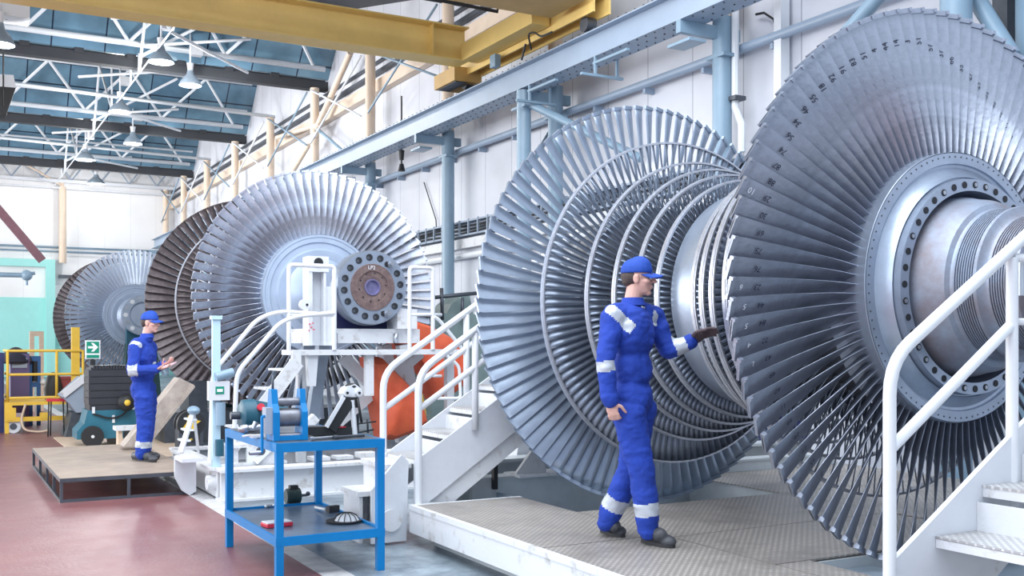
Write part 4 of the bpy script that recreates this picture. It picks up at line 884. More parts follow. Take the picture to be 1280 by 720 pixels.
# on the shelf
SZ = .286
t = thing('small_motor', at(364, 629, Z=SZ), 'small dark green electric motor on the lower shelf of the blue table', 'motor')
c_ = at(366, 620, Z=SZ+.07); m = MB(); m.cyl(c_+Vector((-.06, 0, .0)), c_+Vector((.06, 0, 0)), .058, n=24)
for k in range(7): m.cyl(c_+Vector((-.05+k*.0165, 0, 0)), c_+Vector((-.044+k*.0165, 0, 0)), .066, n=24)
m.build('body', mat('motor_green', (.03, .07, .07), .5, var=.3), t)
m = MB(); m.bb(c_+Vector((-.05, -.05, -.07)), c_+Vector((.05, .05, -.045))); m.build('foot', BLACK, t)
m = MB(); m.bb(c_+Vector((-.03, -.03, .05)), c_+Vector((.04, .03, .09))); m.build('terminal_box', BLACK, t)
m = MB(); m.cyl(c_+Vector((.06, 0, 0)), c_+Vector((.12, 0, 0)), .012, n=10); m.ball(c_+Vector((.13, 0, .01)), .02); m.build('shaft', DSTEEL, t)
t = thing('hand_brush', at(408, 637, Z=SZ), 'short dark brush with pale handle on the lower shelf', 'brush')
a, b = at(394, 634, Z=SZ+.02), at(407, 637, Z=SZ+.025); m = MB(); m.tube([a, b], .011, 10); m.build('handle', RAILW, t)
m = MB(); m.box(at(416, 636, Z=SZ+.03), (.10, .045, .05), Matrix.Rotation(.3, 3, 'Z')); m.build('head', BLACK, t)
t = thing('wire_guard', at(430, 650, Z=SZ), 'white wire-covered guard with black rim on the lower shelf', 'guard')
c_ = at(430, 652, Z=SZ+.002); vs = []; 
m = MB(); m.lathe([(0, .13), (.012, .135), (.012, .08), (.0, .0)], c_, 'Z', 28); m.build('rim', BLACK, t)
m = MB(); m.lathe([(.012, .095), (.04, .075), (.06, .04), (.065, 0)], c_+Vector((.02, 0, 0)), 'Z', 24); m.build('dome', RAILW, t)
m = MB()
for k in range(6):
    a = PI*k/6; m.tube([c_+Vector((.02+r*math.cos(a), r*math.sin(a), z)) for r, z in ((-.1, .012), (-.078, .044), (-.04, .064), (0, .07), (.04, .064), (.078, .044), (.1, .012))], .003, 5)
m.build('wire', BLACK, t)
t = thing('red_case', at(345, 655, Z=SZ), 'flat red case with a white lid on the lower shelf', 'case')
a = at(346, 655, Z=SZ+.015); R_ = Matrix.Rotation(.12, 3, 'Z')
m = MB(); m.box(a, (.20, .13, .028), R_); m.build('body', RED, t, bevel=.004); m = MB(); m.box(a+Vector((0, 0, .019)), (.19, .12, .010), R_); m.build('lid', W, t, bevel=.003)
m = MB(); a = at(333, 633, Z=SZ+.012); m.tube([a, a+Vector((.05, .02, .0)), a+Vector((.09, -.02, .02))], .012, 8, .02); m.ball(a, .018)
tag(m.build('metal_fitting', STEEL), 'small bent metal fitting at the back left of the lower shelf', 'fitting')

# ---------------------------------------------------------------- wooden platform and left area
t = thing('wooden_platform', (2.2, 13.0, 0), 'low plywood platform on a grey steel frame where the far worker stands', 'platform')
PX0, PX1, PY0, PY1 = 1.10, 2.44, 11.45, 14.9; PZ = .25
MB().bb((PX0, PY0, PZ-.02), (PX1, PY1, PZ)).build('deck', WOOD, t)
m = MB(); m.bb((PX0-.003, PY0-.003, PZ-.045), (PX1, PY0+.03, PZ-.004)); m.bb((PX0-.003, PY0, PZ-.045), (PX0+.03, PY1, PZ-.004)); m.bb((PX1-.03, PY0, PZ-.045), (PX1+.003, PY1, PZ-.004)); m.bb((PX0, PY1-.03, PZ-.045), (PX1, PY1+.003, PZ-.004)); m.build('edge_frame', DSTEEL, t)
m = MB(); m.bb((PX0, PY0, .0), (PX1, PY0+.03, .03)); m.bb((PX0, PY0, 0), (PX0+.03, PY1, .03)); m.bb((PX1-.03, PY0, 0), (PX1, PY1, .03)); m.build('floor_frame', DSTEEL, t)
for x in (PX0, 1.75, PX1-.03):
    for y in (PY0, 12.2, 13.0, 13.9, PY1-.03):
        if x == 1.75 and y != PY0: continue
        MB().bb((x, y, .03), (x+.03, y+.03, PZ-.045)).build('leg', DSTEEL, t)
m = MB(); m.bb((1.75, 15.3, 0), (3.4, 19.3, .012)); tag(m.build('floor_board', PALE), 'thin tan board laid on the red floor under the sweeper', 'floor board')
# ride-on sweeper
sw = at(126, 553, Y=17.4); 
t = thing('floor_sweeper', (2.3, 17.4, 0), 'teal industrial floor sweeper with tall black ribbed hood', 'floor sweeper')
xl, xr_ = at(112, 500, Y=17.4).x, at(163, 500, Y=17.4).x; z0 = at(120, 513, Y=17.4).z; z1 = at(120, 457, Y=17.4).z
m = MB(); m.bb((xl, 17.4, z0), (xr_, 18.0, z1-.1))
for k in range(5): zz = z0+.09+k*(z1-z0-.15)/5; m.bb((xl-.015, 17.385, zz), (xr_+.015, 18.01, zz+.10))
m.bb((xl+.02, 17.42, z1-.12), (xr_, 17.98, z1-.03))
for k in range(12): xx = xl+.05+k*(xr_-xl-.1)/12; m.bb((xx, 17.4, z1-.06), (xx+.03, 17.95, z1))
m.build('hood', mat('black_plastic', (.035, .038, .05), .45, var=.2), t)
m = MB(); xb = at(96, 530, Y=17.4).x; m.prism([(xb, 17.38, .12), (xr_+.2, 17.38, .12), (xr_+.2, 17.38, z0), (xl-.03, 17.38, z0), (xl-.08, 17.38, z0-.2), (xb, 17.38, z0-.32)], (0, .65, 0)); m.build('chassis', mat('sweeper_teal', (.03, .17, .25), .4, var=.2), t)
for x in (at(116, 540, Y=17.3).x, xr_+.05):
    m = MB(); m.cyl((x, 17.37, .165), (x, 17.30, .165), .165, n=28); m.mi = 1; m.cyl((x, 17.30, .165), (x, 17.29, .165), .025, n=12); m.build('wheel', [BLACK, RAILW], t)
m = MB(); m.tube([(xl+.05, 17.36, z0-.05), (xl+.3, 17.34, z0-.14), (xr_-.1, 17.34, z0-.08), (xr_, 17.3, z0+.1)], .015, 6, .1); m.build('hose', BLACK, t)
m = MB(); a = at(117, 512, Y=17.35); m.bb((a.x-.02, 17.35, a.z-.06), (a.x+.02, 17.38, a.z+.04)); m.build('white_latch', RAILW, t)
m = MB(); a = at(142, 523, Y=17.35); m.bb((a.x-.02, 17.35, a.z-.07), (a.x+.02, 17.38, a.z+.05)); m.build('white_latch', RAILW, t)
m = MB(); a = at(158, 503, Y=17.2); m.ball(a, (.14, .12, .14)); m.mi = 1; m.ball(a+Vector((0, -.1, 0)), (.05, .04, .05)); m.build('engine_part', [BLACK, YELC], t)
# exit sign
a = at(116, 437, Y=18.0)
t = thing('exit_sign', (a.x, 18, a.z-.5), 'green and white exit sign with arrow, on a post above the sweeper', 'sign')
m = MB(); m.bb((a.x-.115, 18, a.z-.15), (a.x+.115, 18.02, a.z+.15)); m.build('panel', SIGNW, t)
m = MB(); m.bb((a.x-.095, 17.99, a.z-.055), (a.x+.095, 18, a.z+.13)); m.build('green_field', GREEN, t)
m = MB(); m.bb((a.x-.095, 17.99, a.z-.135), (a.x+.095, 18, a.z-.085)); m.build('green_strip', GREEN, t)
c_ = Vector((a.x, 17.985, a.z+.037)); m = MB(); m.prism([c_+Vector(v) for v in ((-.075, 0, .018), (.01, 0, .018), (-.03, 0, .07), (.012, 0, .07), (.08, 0, 0), (.012, 0, -.07), (-.03, 0, -.07), (.01, 0, -.018), (-.075, 0, -.018))], (0, .004, 0)); m.build('arrow', SIGNW, t)
m = MB(); m.cyl((a.x, 18.03, a.z-.15), (a.x, 18.03, z1-.05), .02, n=8); m.bb((a.x-.04, 18.0, z1-.06), (a.x+.04, 18.06, a.z-.16)); m.build('post', BLACK, t)
# yellow guarded trolley
YT = 20.6
def yt(u, v, Y=YT): return at(u, v, Y=Y)
t = thing('yellow_trolley', (1.7, YT, 0), 'yellow wheeled platform trolley with guard rails at the far left', 'trolley')
zt_ = yt(50, 502).z; zb_ = yt(50, 524).z; xl, xr_ = yt(6, 500).x, yt(104, 500).x
m = MB(); m.bb((xl, YT, zt_-.06), (xr_, YT+1.4, zt_)); m.bb((xl, YT, zb_-.03), (xr_, YT+.06, zb_+.05)); m.bb((xl, YT, zb_), (xl+.12, YT+.2, zt_)); m.bb((yt(16, 510).x-.1, YT-.01, zb_), (yt(20, 510).x, YT+.1, zt_-.1)); m.bb((yt(50, 510).x, YT-.01, zb_), (yt(60, 510).x, YT+.1, zt_-.2)); m.build('base', YELC, t)
for v in (438.5, 468, 497):
    z = yt(50, v).z; m = MB(); m.tube([(xl+.06, YT+1.4, z), (xl+.06, YT+.03, z), (xr_-.02, YT+.03, z), (xr_-.02, YT+1.4, z)], .024, 8, .05); m.build('guard_rail', YELC, t)
for u in (9.5, 71, 104):
    x = yt(u, 480).x; m = MB(); m.cyl((x, YT+.03, zt_), (x, YT+.03, yt(50, 438).z), .024, n=8); m.build('post', YELC, t)
m = MB(); x = yt(95, 440).x; m.bb((x-.07, YT+.05, zt_), (x+.07, YT+.15, yt(95, 409).z)); m.build('mast', YELC, t)
for u in (17, 88):
    x = yt(u, 530).x; m = MB(); m.cyl((x, YT+.05, .12), (x, YT+.13, .12), .12, n=20); m.mi = 1; m.cyl((x, YT+.04, .12), (x, YT+.05, .12), .06, n=14); m.build('castor', [RAILW, DSTEEL], t)
m = MB(); m.bb((xl, YT+.02, 0), (xl+.07, YT+.09, zb_)); m.build('foot', YELC, t)
m = MB(); m.tube([yt(32, 505, YT-.05), yt(26, 525, YT-.05), yt(30, 538, YT-.1), yt(50, 540, YT-.15), yt(60, 538, YT-.2)], .02, 6, .1); tag(m.build('hanging_hose', PALE), 'pale hose looping down from the yellow trolley to the floor', 'hose')
t = thing('violet_cabinet', (1.4, 22.6, 0), 'dark violet cabinet standing behind the yellow guard rails', 'cabinet')
a, b = at(13, 497, Y=22.2), at(37, 442, Y=22.2); m = MB(); m.bb((a.x, 22.2, a.z-.3), (b.x, 22.8, b.z)); m.build('body', PURP, t)
m = MB(); p, r_ = at(15, 460, Y=22.19), at(34, 447, Y=22.19); m.bb((p.x, 22.18, p.z), (r_.x, 22.2, r_.z)); m.build('grey_panel', GREYB, t)
m = MB(); m.bb((a.x, 22.2, 0), (a.x+.08, 22.8, a.z-.3)); m.bb((b.x-.08, 22.2, 0), (b.x, 22.8, a.z-.3)); m.build('leg', PURP, t)
c_ = at(22, 447, Y=21.9); m = MB(); m.lathe([(.18, 0), (.17, .06), (.10, .18), (-.02, .27), (-.10, .30), (-.14, .28), (-.14, 0)], c_+Vector((0, .5, .02)), 'Z', 20)
tag(m.build('black_hood', mat('black_cloth', (.02, .02, .04), .8, bump=.4, bscale=9)), 'black cloth bundle on top of the violet cabinet', 'cloth')
t = thing('blue_press', (2.1, 22.3, 0), 'blue steel press frame behind the yellow trolley rails', 'press')
a, b = at(36, 500, Y=22.4), at(51, 445, Y=22.4); m = MB()
m.bb((a.x, 22.4, 0), (a.x+.07, 22.5, b.z)); m.bb((b.x-.07, 22.4, 0), (b.x, 22.5, b.z)); m.bb((a.x, 22.4, b.z-.1), (b.x, 22.5, b.z)); m.bb((a.x, 22.4, a.z+.25), (b.x, 22.5, a.z+.35)); m.build('frame', mat('press_blue', (.03, .13, .35), .5), t)
m = MB(); m.cyl(((a.x+b.x)/2, 22.4, b.z-.1), ((a.x+b.x)/2, 22.4, b.z-.5), .05); m.build('ram', BLACK, t)
m = MB(); p = at(54, 478, Y=22.3); m.ball(p, .06); m.build('knob', RAILW, t)
t = thing('timber_frame', (3.0, 27, 0), 'pale timber frame standing behind the blue press', 'frame')
a, b = at(40, 480, Y=27), at(52, 414, Y=27)
for x in (a.x, b.x): m = MB(); m.bb((x-.05, 27, 0), (x+.05, 27.1, b.z)); m.build('upright', PALE, t)
m = MB(); m.bb((a.x, 27, b.z-.12), (b.x, 27.1, b.z)); m.build('top_bar', PALE, t)
t = thing('black_stool', (2.6, 19.6, 0), 'thin dark red and black folding trestle beside the sweeper', 'trestle')
for k, u in enumerate((60, 63, 80, 85)):
    p, q_ = at(u, 540, Y=19.6+.2*(k % 2)), at(u+(1 if k < 2 else -1), 500, Y=19.7); m = MB(); m.tube([(p.x, p.y, 0), q_], .012, 6); m.build('leg', BLACK, t)
m = MB(); p, q_ = at(58, 500, Y=19.7), at(86, 500, Y=19.7); m.beam(p, q_, .1, .05); m.build('top_bar', RED, t)
t = thing('tilting_skip', (3.0, 19.5, 0), 'grey tilting skip with white rim behind the sweeper', 'skip')
P4 = [at(u, v, Y=19.2) for u, v in ((78, 496), (104, 472), (106, 515), (96, 516), (88, 505))]
m = MB(); m.prism(P4, (0, .9, 0)); m.build('hopper', GREYB, t)
m = MB(); m.beam(P4[0]+Vector((0, -.02, .03)), P4[1]+Vector((.1, -.02, .06)), .06, .12); m.build('rim', W2, t)
p = at(97, 516, Y=19.3); m = MB(); m.prism([(p.x-.2, 19.25, 0), (p.x+.25, 19.25, 0), (p.x+.15, 19.25, p.z), (p.x-.1, 19.25, p.z)], (0, .8, 0)); m.build('stand', DSTEEL, t)
for i, (u, v, col, lab) in enumerate(((79, 474, RED, 'dark red crate on the trolley, seen through the yellow rails'), (66, 478, BLACK, 'black bag beside the dark red crate on the yellow trolley'))):
    p = at(u, v, Y=21.3); m = MB(); w_ = .2 if i == 0 else .13; z_ = zt_
    if i == 0: m.bb((p.x-w_, 21.2, z_), (p.x+w_, 21.6, z_+.42)); m.bb((p.x-w_-.02, 21.18, z_+.38), (p.x+w_+.02, 21.62, z_+.43)); m.bb((p.x-w_-.01, 21.185, z_+.18), (p.x+w_+.01, 21.2, z_+.22))
    else: m.lathe([(0, .0), (.0, .14), (.2, .17), (.42, .12), (.5, .06), (.52, 0)], (p.x, 21.2, z_), 'Z', 16)
    tag(m.build('storage_crate' if i == 0 else 'black_bag', mat('crate_maroon', (.30, .06, .07), .5) if i == 0 else BLACK), lab, 'crate' if i == 0 else 'bag')
t = thing('blue_locker', (.9, 21, 0), 'dark blue locker cut by the left edge of the picture', 'locker')
a = at(5, 470, Y=20.9); m = MB(); m.bb((a.x-1.1, 20.9, 0), (a.x, 21.5, at(0, 441, Y=20.9).z)); m.build('body', NAVY, t)
m = MB(); m.bb((a.x-.5, 20.88, .1), (a.x-.02, 20.9, 1.3)); m.build('door', NAVY, t)
# small things near the far worker
t = thing('pale_carton', (2.6, 16.4, 0), 'small whitish carton on the floor at the sweeper wheel', 'carton')
a = at(141, 553, Z=.012); m = MB(); m.bb((a.x-.09, a.y, .012), (a.x+.09, a.y+.25, .30)); m.build('box', mat('pale_carton', (.72, .62, .60), .7, var=.1), t); m = MB(); m.bb((a.x-.095, a.y-.004, .28), (a.x+.095, a.y+.254, .31)); m.build('lid', W, t)
t = thing('wooden_trestle', (3.0, 15.8, 0), 'low pale trestle bench on the floor left of the far worker', 'bench')
a = at(158, 535, Y=15.9); m = MB(); m.bb((a.x-.16, 15.8, a.z-.03), (a.x+.3, 16.1, a.z+.03)); m.build('top', W2, t)
for dx in (-.12, .2): m = MB(); m.bb((a.x+dx, 15.85, 0), (a.x+dx+.06, 16.05, a.z-.03)); m.build('leg', PALE, t)
t = thing('cable_reel', at(240, 540, Y=13.6), 'black and yellow cable reel under the slanted support', 'cable reel')
c_ = at(239, 530, Y=13.4); m = MB(); m.cyl(c_, c_+Vector((0, .08, 0)), .17, n=24); m.cyl(c_+Vector((0, .2, 0)), c_+Vector((0, .25, 0)), .17, n=24); m.build('drum', BLACK, t)
m = MB(); m.prism([c_+Vector((math.cos(a)*r, -.02, math.sin(a)*r)) for a, r in ((.3, .12), (1.2, .06), (1.9, .12), (2.8, .06), (3.6, .12), (4.4, .06), (5.3, .12), (6.0, .05))], (0, .03, 0)); m.build('hub_plate', YELC, t)
m = MB(); m.bb((c_.x-.15, c_.y, 0), (c_.x-.11, c_.y+.25, c_.z)); m.bb((c_.x+.11, c_.y, 0), (c_.x+.15, c_.y+.25, c_.z)); m.build('stand', DSTEEL, t)
pts = [at(196+k*5+6*math.sin(k*2.1), 547+5*math.sin(k*1.3), Z=.03) for k in range(14)]
m = MB(); m.tube(pts, .022, 6, .2); m.tube([p+Vector((.15, .25*math.sin(i), .02)) for i, p in enumerate(pts)], .02, 6, .2)
tag(m.build('yellow_cable', YELC), 'yellow cable lying in loops on the floor behind the wooden platform', 'cable')
m = MB(); a = at(175, 545, Z=0); m.bb((a.x+.1, 17.3, 0), (a.x+3.4, 18.2, .5)); m.bb((a.x+.5, 17.4, .45), (a.x+.8, 18.1, 1.0)); m.bb((a.x+2.2, 17.4, .45), (a.x+2.5, 18.1, 1.0))
tag(m.build('base_beams', DSTEEL), 'dark steel base beams that give the shadow under the middle rotor', 'base beams')  # dark colour supplies the shadow below the rotor
# ---------------------------------------------------------------- people
class Blob:
    def __init__(s): s.v = []; s.f = []
    def ell(s, c, r, fr=None, n=16, m=10):
        c = Vector(c); o = len(s.v); R = fr if fr is not None else Matrix.Identity(3)
        for j in range(m+1):
            t = PI*j/m
            for i in range(n):
                a = 2*PI*i/n; s.v.append(c+R @ Vector((r[0]*math.sin(t)*math.cos(a), r[1]*math.sin(t)*math.sin(a), r[2]*math.cos(t))))
        for j in range(m):
            for i in range(n): s.f.append((o+j*n+i, o+(j+1)*n+i, o+(j+1)*n+(i+1) % n, o+j*n+(i+1) % n))
        return s
    def cap(s, a, ra, b, rb, n=16):
        a, b = Vector(a), Vector(b); s.ell(a, (ra,)*3); s.ell(b, (rb,)*3); z = (b-a).normalized(); u = z.orthogonal().normalized(); w = z.cross(u); o = len(s.v)
        for p, r in ((a, ra), (b, rb)):
            for i in range(n): t = 2*PI*i/n; s.v.append(p+(u*math.cos(t)+w*math.sin(t))*r)
        s.f += [(o+i, o+(i+1) % n, o+n+(i+1) % n, o+n+i) for i in range(n)]
        s.f += [tuple(o+i for i in range(n))[::-1], tuple(o+n+i for i in range(n))]; return s
    def chain(s, pr):
        for (a, ra), (b, rb) in zip(pr[:-1], pr[1:]): s.cap(a, ra, b, rb)
        return s
    def mesh(s, name, vox, mats, parent, smooth=2, wr=0., wsc=9., post=None):
        me = bpy.data.meshes.new('tmp'); me.from_pydata([tuple(v) for v in s.v], [], s.f); me.update()
        bm = bmesh.new(); bm.from_mesh(me); bmesh.ops.remove_doubles(bm, verts=bm.verts, dist=1e-5); bmesh.ops.recalc_face_normals(bm, faces=bm.faces); bm.to_mesh(me); bm.free()
        o = bpy.data.objects.new('tmp', me); COL.objects.link(o)
        r = o.modifiers.new('r', 'REMESH'); r.mode = 'VOXEL'; r.voxel_size = vox; r.use_smooth_shade = True
        q = o.modifiers.new('s', 'SMOOTH'); q.factor = .5; q.iterations = smooth
        dg = bpy.context.evaluated_depsgraph_get(); me2 = bpy.data.meshes.new_from_object(o.evaluated_get(dg)); bpy.data.objects.remove(o); bpy.data.meshes.remove(me)
        me2.name = name; me2.materials.clear()
        for m_ in mats: me2.materials.append(m_)
        if wr:
            ns = [v.normal.copy() for v in me2.vertices]
            for v, nn in zip(me2.vertices, ns):
                p = v.co; k = noise.noise(Vector((p.x*wsc, p.y*wsc, p.z*wsc*1.6)))*wr+abs(noise.noise(Vector((p.x*wsc*1.5+7, p.y*wsc*1.5, p.z*wsc*2.6))))*wr*1.2
                v.co = p+nn*k
        P = Vector((0, 0, 0)); q = parent
        while q is not None: P += q.location; q = q.parent
        if post:
            for f in me2.polygons: f.material_index = post(f.center)
        for f in me2.polygons: f.use_smooth = True
        for v in me2.vertices: v.co -= P
        ob = bpy.data.objects.new(name, me2); COL.objects.link(ob); ob.parent = parent; return ob
def frame(f, up=(0, 0, 1)):
    f = Vector(f).normalized(); u = Vector(up); l = u.cross(f).normalized(); u = f.cross(l); return Matrix((f, l, u)).transposed()
def head(B, c, fr):
    def e(o, r, rot=None): B.ell(c+fr @ Vector(o), r, fr if rot is None else fr @ rot)
    e((-.012, 0, .035), (.098, .076, .088)); e((.022, 0, -.02), (.066, .062, .082)); e((.03, 0, -.07), (.050, .046, .036)); e((.062, 0, -.092), (.022, .024, .018))
    e((.088, 0, .022), (.016, .05, .012)); e((.098, 0, .0), (.013, .010, .024), Matrix.Rotation(.35, 3, 'Y')); e((.108, 0, -.018), (.016, .014, .012)); e((.098, .010, -.022), (.009, .008, .008)); e((.098, -.010, -.022), (.009, .008, .008))
    e((.083, 0, -.047), (.014, .024, .007)); e((.081, 0, -.058), (.014, .021, .008))
    for s in (-1, 1):
        e((.055, s*.042, -.015), (.03, .024, .022)); e((-.008, s*.076, -.005), (.020, .008, .032), Matrix.Rotation(-.15, 3, 'Y')); e((-.006, s*.079, .014), (.018, .006, .014))
def hand(B, w, d, nrm, th, curl=.5, sc_=1.0):
    # wrist, direction of the fingers, palm normal, side on which the thumb sits
    d = d.normalized(); nrm = (nrm-d*nrm.dot(d)).normalized(); side = d.cross(nrm)*(1 if th > 0 else -1)
    fr = Matrix((d, side, nrm)).transposed()
    k = sc_
    B.ell(w+d*.045*k, (.052*k, .040*k, .017*k), fr); B.ell(w+d*.01*k, (.03*k, .028*k, .020*k), fr)
    for i, (off, L) in enumerate(((.030, .072), (.010, .080), (-.011, .074), (-.031, .058))):
        p = w+d*.082*k+side*off*k; a = curl*.5; r = .0092*k
        for j, seg in enumerate((.42, .32, .26)):
            a2 = a+curl*(.75*j); dv = d*math.cos(a2)+nrm*math.sin(a2); q = p+dv*L*seg*k; B.cap(p, r, q, r*.93); p = q; r *= .93
    p = w+d*.02*k+side*.032*k; dv = (d*.6+side*.75+nrm*.3).normalized(); q = p+dv*.038*k; B.cap(p, .0125*k, q, .0108*k); dv = (d*.9+side*.25+nrm*.45).normalized(); q2 = q+dv*.032*k; B.cap(q, .0108*k, q2, .0095*k); B.cap(q2, .0095*k, q2+(dv+nrm*.3).normalized()*.022*k, .0085*k)
def worker(lab, J, fwd, hfwd, zfloor, feet, hands, extra=None, root=None, tilt=0.):
    t = thing('person', root, lab, 'person')
    f = Vector(fwd).normalized(); up = Vector((0, 0, 1)); l = up.cross(f)
    hf = frame(hfwd)
    body = Blob(); c = J['head']; head(body, c, hf)
    body.chain([(c+hf @ Vector((-.02, 0, -.06)), .058), (J['neck'], .055), (J['chest'], .07), (J['pelvis'], .07)])
    for s in ('n', 'f'):
        body.chain([(J['chest']+up*.06, .05), (J['sh'+s], .045), (J['el'+s], .038), (J['wr'+s], .027)]); body.chain([(J['pelvis'], .07), (J['hip'+s], .075), (J['kn'+s], .05), (J['an'+s], .035)])
        h = hands[s]; hand(body, J['wr'+s], *h)
    segs = []
    def skinmat(p): return 0
    b = body.mesh('body', .0058, [SKIN, GLOVE], t, 2, post=(lambda p: 1 if extra and 'glove' in extra and (p-J['wrf']).length < .26 and (p-J['wrf']).dot(J['wrf']-J['elf']) > -.002 else 0))
    # eyes and brows
    for s in (-1, 1):
        m = MB(); q = c+hf @ Vector((.082, s*.030, .004)); m.ball(q, .0115, 12, 8); m.mi = 1; q2 = q+hf @ Vector((.0085, s*.001, 0)); m.ball(q2, .0052, 10, 6); m.build('eye', [mat('eye_white', (.75, .72, .70), .3), mat('eye_dark', (.03, .02, .02), .2)], t)
        m = MB(); m.tube([c+hf @ Vector((.094, s*.014, .026)), c+hf @ Vector((.094, s*.030, .031)), c+hf @ Vector((.082, s*.046, .026))], .0045, 6); m.build('eyebrow', HAIR, t)
    # hair under the cap
    hb = Blob(); hb.ell(c+hf @ Vector((-.028, 0, .02)), (.088, .079, .070), hf); hb.ell(c+hf @ Vector((-.06, 0, -.012)), (.048, .062, .04), hf)
    hb.mesh('hair', .008, [HAIR], t, 1)
    # coverall
    cv = Blob()
    chest = J['chest']; 
    cv.ell(chest, (.135, .192, .20), frame(f)); cv.ell(chest+up*.10-f*.01, (.11, .18, .10), frame(f)); cv.ell(J['neck']-up*.035, (.075, .085, .05), frame(f))
    mid = chest.lerp(J['pelvis'], .55); cv.ell(mid, (.125, .165, .17), frame(f)); cv.ell(J['pelvis'], (.135, .175, .15), frame(f))
    for s in ('n', 'f'):
        sh, el, wr, hip, kn, an = (J[k+s] for k in ('sh', 'el', 'wr', 'hip', 'kn', 'an'))
        cv.chain([(chest.lerp(sh, .5)+up*.06, .085), (sh, .078), (sh.lerp(el, .5), .068), (el, .060), (el.lerp(wr, .5), .057), (wr-(wr-el).normalized()*.01, .050)])
        cv.chain([(hip, .115), (hip.lerp(kn, .5), .098), (kn, .082), (kn.lerp(an, .5), .080), (an+(kn-an).normalized()*.05, .076), (an-(kn-an).normalized()*.012, .064)])
    def band(p):
        for (a, b_, t0, t1, mx) in bands:
            d = b_-a; L = d.length; d = d/L; k = (p-a).dot(d)/L
            if t0 < k < t1 and ((p-a)-d*(p-a).dot(d)).length < mx: return 1
        return 0
    bands = []
    for s in ('n', 'f'):
        bands.append((J['el'+s], J['wr'+s], *( (.30, .52) if extra and extra.get('armband'+s) is None else extra['armband'+s]), .085)); bands.append((J['kn'+s], J['an'+s], .52, .76, .11))
    for a, b_, w_ in (extra or {}).get('tape', []): bands.append((a, b_, 0, 1, w_))
    cv.mesh('coverall', .0105, [COVER, REFL], t, 2, wr=.009, post=band)
    # collar
    m = MB(); m.lathe([(0, .066), (.045, .062), (.05, .068), (.0, .085)], J['neck']-up*.02+f*.006, 'Z', 24); m.build('collar', COVER, t)
    # cap
    cb = Blob(); cc = c+hf @ Vector((-.012, 0, .055)); cb.ell(cc, (.106, .087, .086), hf); cb.ell(cc+hf @ Vector((.018, 0, .022)), (.082, .074, .074), hf)
    o = cb.mesh('cap', .0075, [CAPB], t, 1)
    # open the lower half of the cap
    bm = bmesh.new(); bm.from_mesh(o.data); P = t.location
    kill = [v for v in bm.verts if (hf.transposed() @ (v.co+P-cc)).z < -.022]; bmesh.ops.delete(bm, geom=kill, context='VERTS'); bm.to_mesh(o.data); bm.free()
    so = o.modifiers.new('thick', 'SOLIDIFY'); so.thickness = .004
    m = MB(); N = 12; vs = []; 
    for i in range(N+1):
        a = -1.15+2.3*i/N
        for k, r in enumerate((0, 1)):
            vs.append(cc+hf @ Vector((.092*math.cos(a)+r*.082*math.cos(a*.75)**.8, .083*math.sin(a)*(1 if r == 0 else .93), -.016-r*.022-.018*abs(math.sin(a)))))
    vs += [v+hf @ Vector((0, 0, .005)) for v in vs]; n2 = 2*(N+1); fs = []
    for i in range(N):
        a = 2*i; fs += [(a, a+1, a+3, a+2), (n2+a, n2+a+2, n2+a+3, n2+a+1), (a+1, n2+a+1, n2+a+3, a+3), (a, a+2, n2+a+2, n2+a)]
    m.add(vs, fs, True); m.build('cap_peak', CAPB, t)
    m = MB(); m.ball(cc+hf @ Vector((-.012, 0, .082)), .007); m.build('cap_button', CAPB, t)
    # boots
    for s in ('n', 'f'):
        an = J['an'+s]; heel, toe, lift = feet[s]
        d = (toe-heel); d.z = 0; d.normalize(); fr = frame(d); bb_ = Blob()
        toe_ = toe; heel_ = heel
        bb_.cap(an-up*.01, .052, heel_+d*.05+up*.045, .048); bb_.cap(heel_+d*.045+up*.04, .042, toe_-d*.06+up*.038, .040); bb_.ell(toe_-d*.055+up*.036, (.062, .050, .036), fr); bb_.ell(an.lerp(toe_, .4)+up*.01, (.06, .045, .045), fr)
        o = bb_.mesh('boot', .008, [BOOT], t, 1)
        m = MB(); pts = []
        for i in range(20):
            a = 2*PI*i/20; r = .05 if math.cos(a) > 0 else .042; cx = (heel_+toe_)/2; L = (toe_-heel_).length/2
            pts.append(cx+d*(L*math.copysign(abs(math.cos(a))**.7, math.cos(a)))+up.cross(d)*(r*math.sin(a)))
        zz = min(heel_.z, toe_.z)
        m.prism(pts, (0, 0, .022)); m.build('sole', BLACK, t)
    return t, hf, f
def P(u, v, d): return at(u, v, d=d)
# near worker, walking to the right
D = 6.78
J = dict(head=P(798, 349, D), neck=P(790, 378, D), chest=P(791, 416, D), pelvis=P(790, 497, D),
 shn=P(766, 396, D-.13), eln=P(756, 452, D-.20), wrn=P(763, 503, D-.20), shf=P(816, 396, D+.14), elf=P(836, 438, D+.12), wrf=P(864, 427, D+.12),
 hipn=P(785, 515, D-.07), hipf=P(799, 513, D+.08), knn=P(803, 593, D-.08), kna=None, ann=P(811, 660, D-.07), knf=P(788, 588, D+.12), anf=P(759, 650, D+.22))
J.pop('kna')
Rv = Vector((C, -S, 0)); Vv = Vector((S, C, 0))
fwd = (Rv*math.cos(.42)-Vv*math.sin(.42)); hfw = (Rv*math.cos(.22)-Vv*math.sin(.22))
def foot(ux, uy, vx, vy, z):
    a, b = at(ux, uy, Z=z), at(vx, vy, Z=z); return (a, b, 0)
fn = foot(802, 677, 843, 685, ZW+.001); ff = foot(752, 664, 779, 672, ZW+.001)
wv = (J['elf']-J['wrf']).normalized()
ex = dict(glove=1, armbandn=(-.02, .24), armbandf=(.25, .75), tape=[(P(757, 380, D-.20), P(790, 412, D-.16), .038), (P(815, 392, D+.05), P(826, 408, D+.0), .03)])
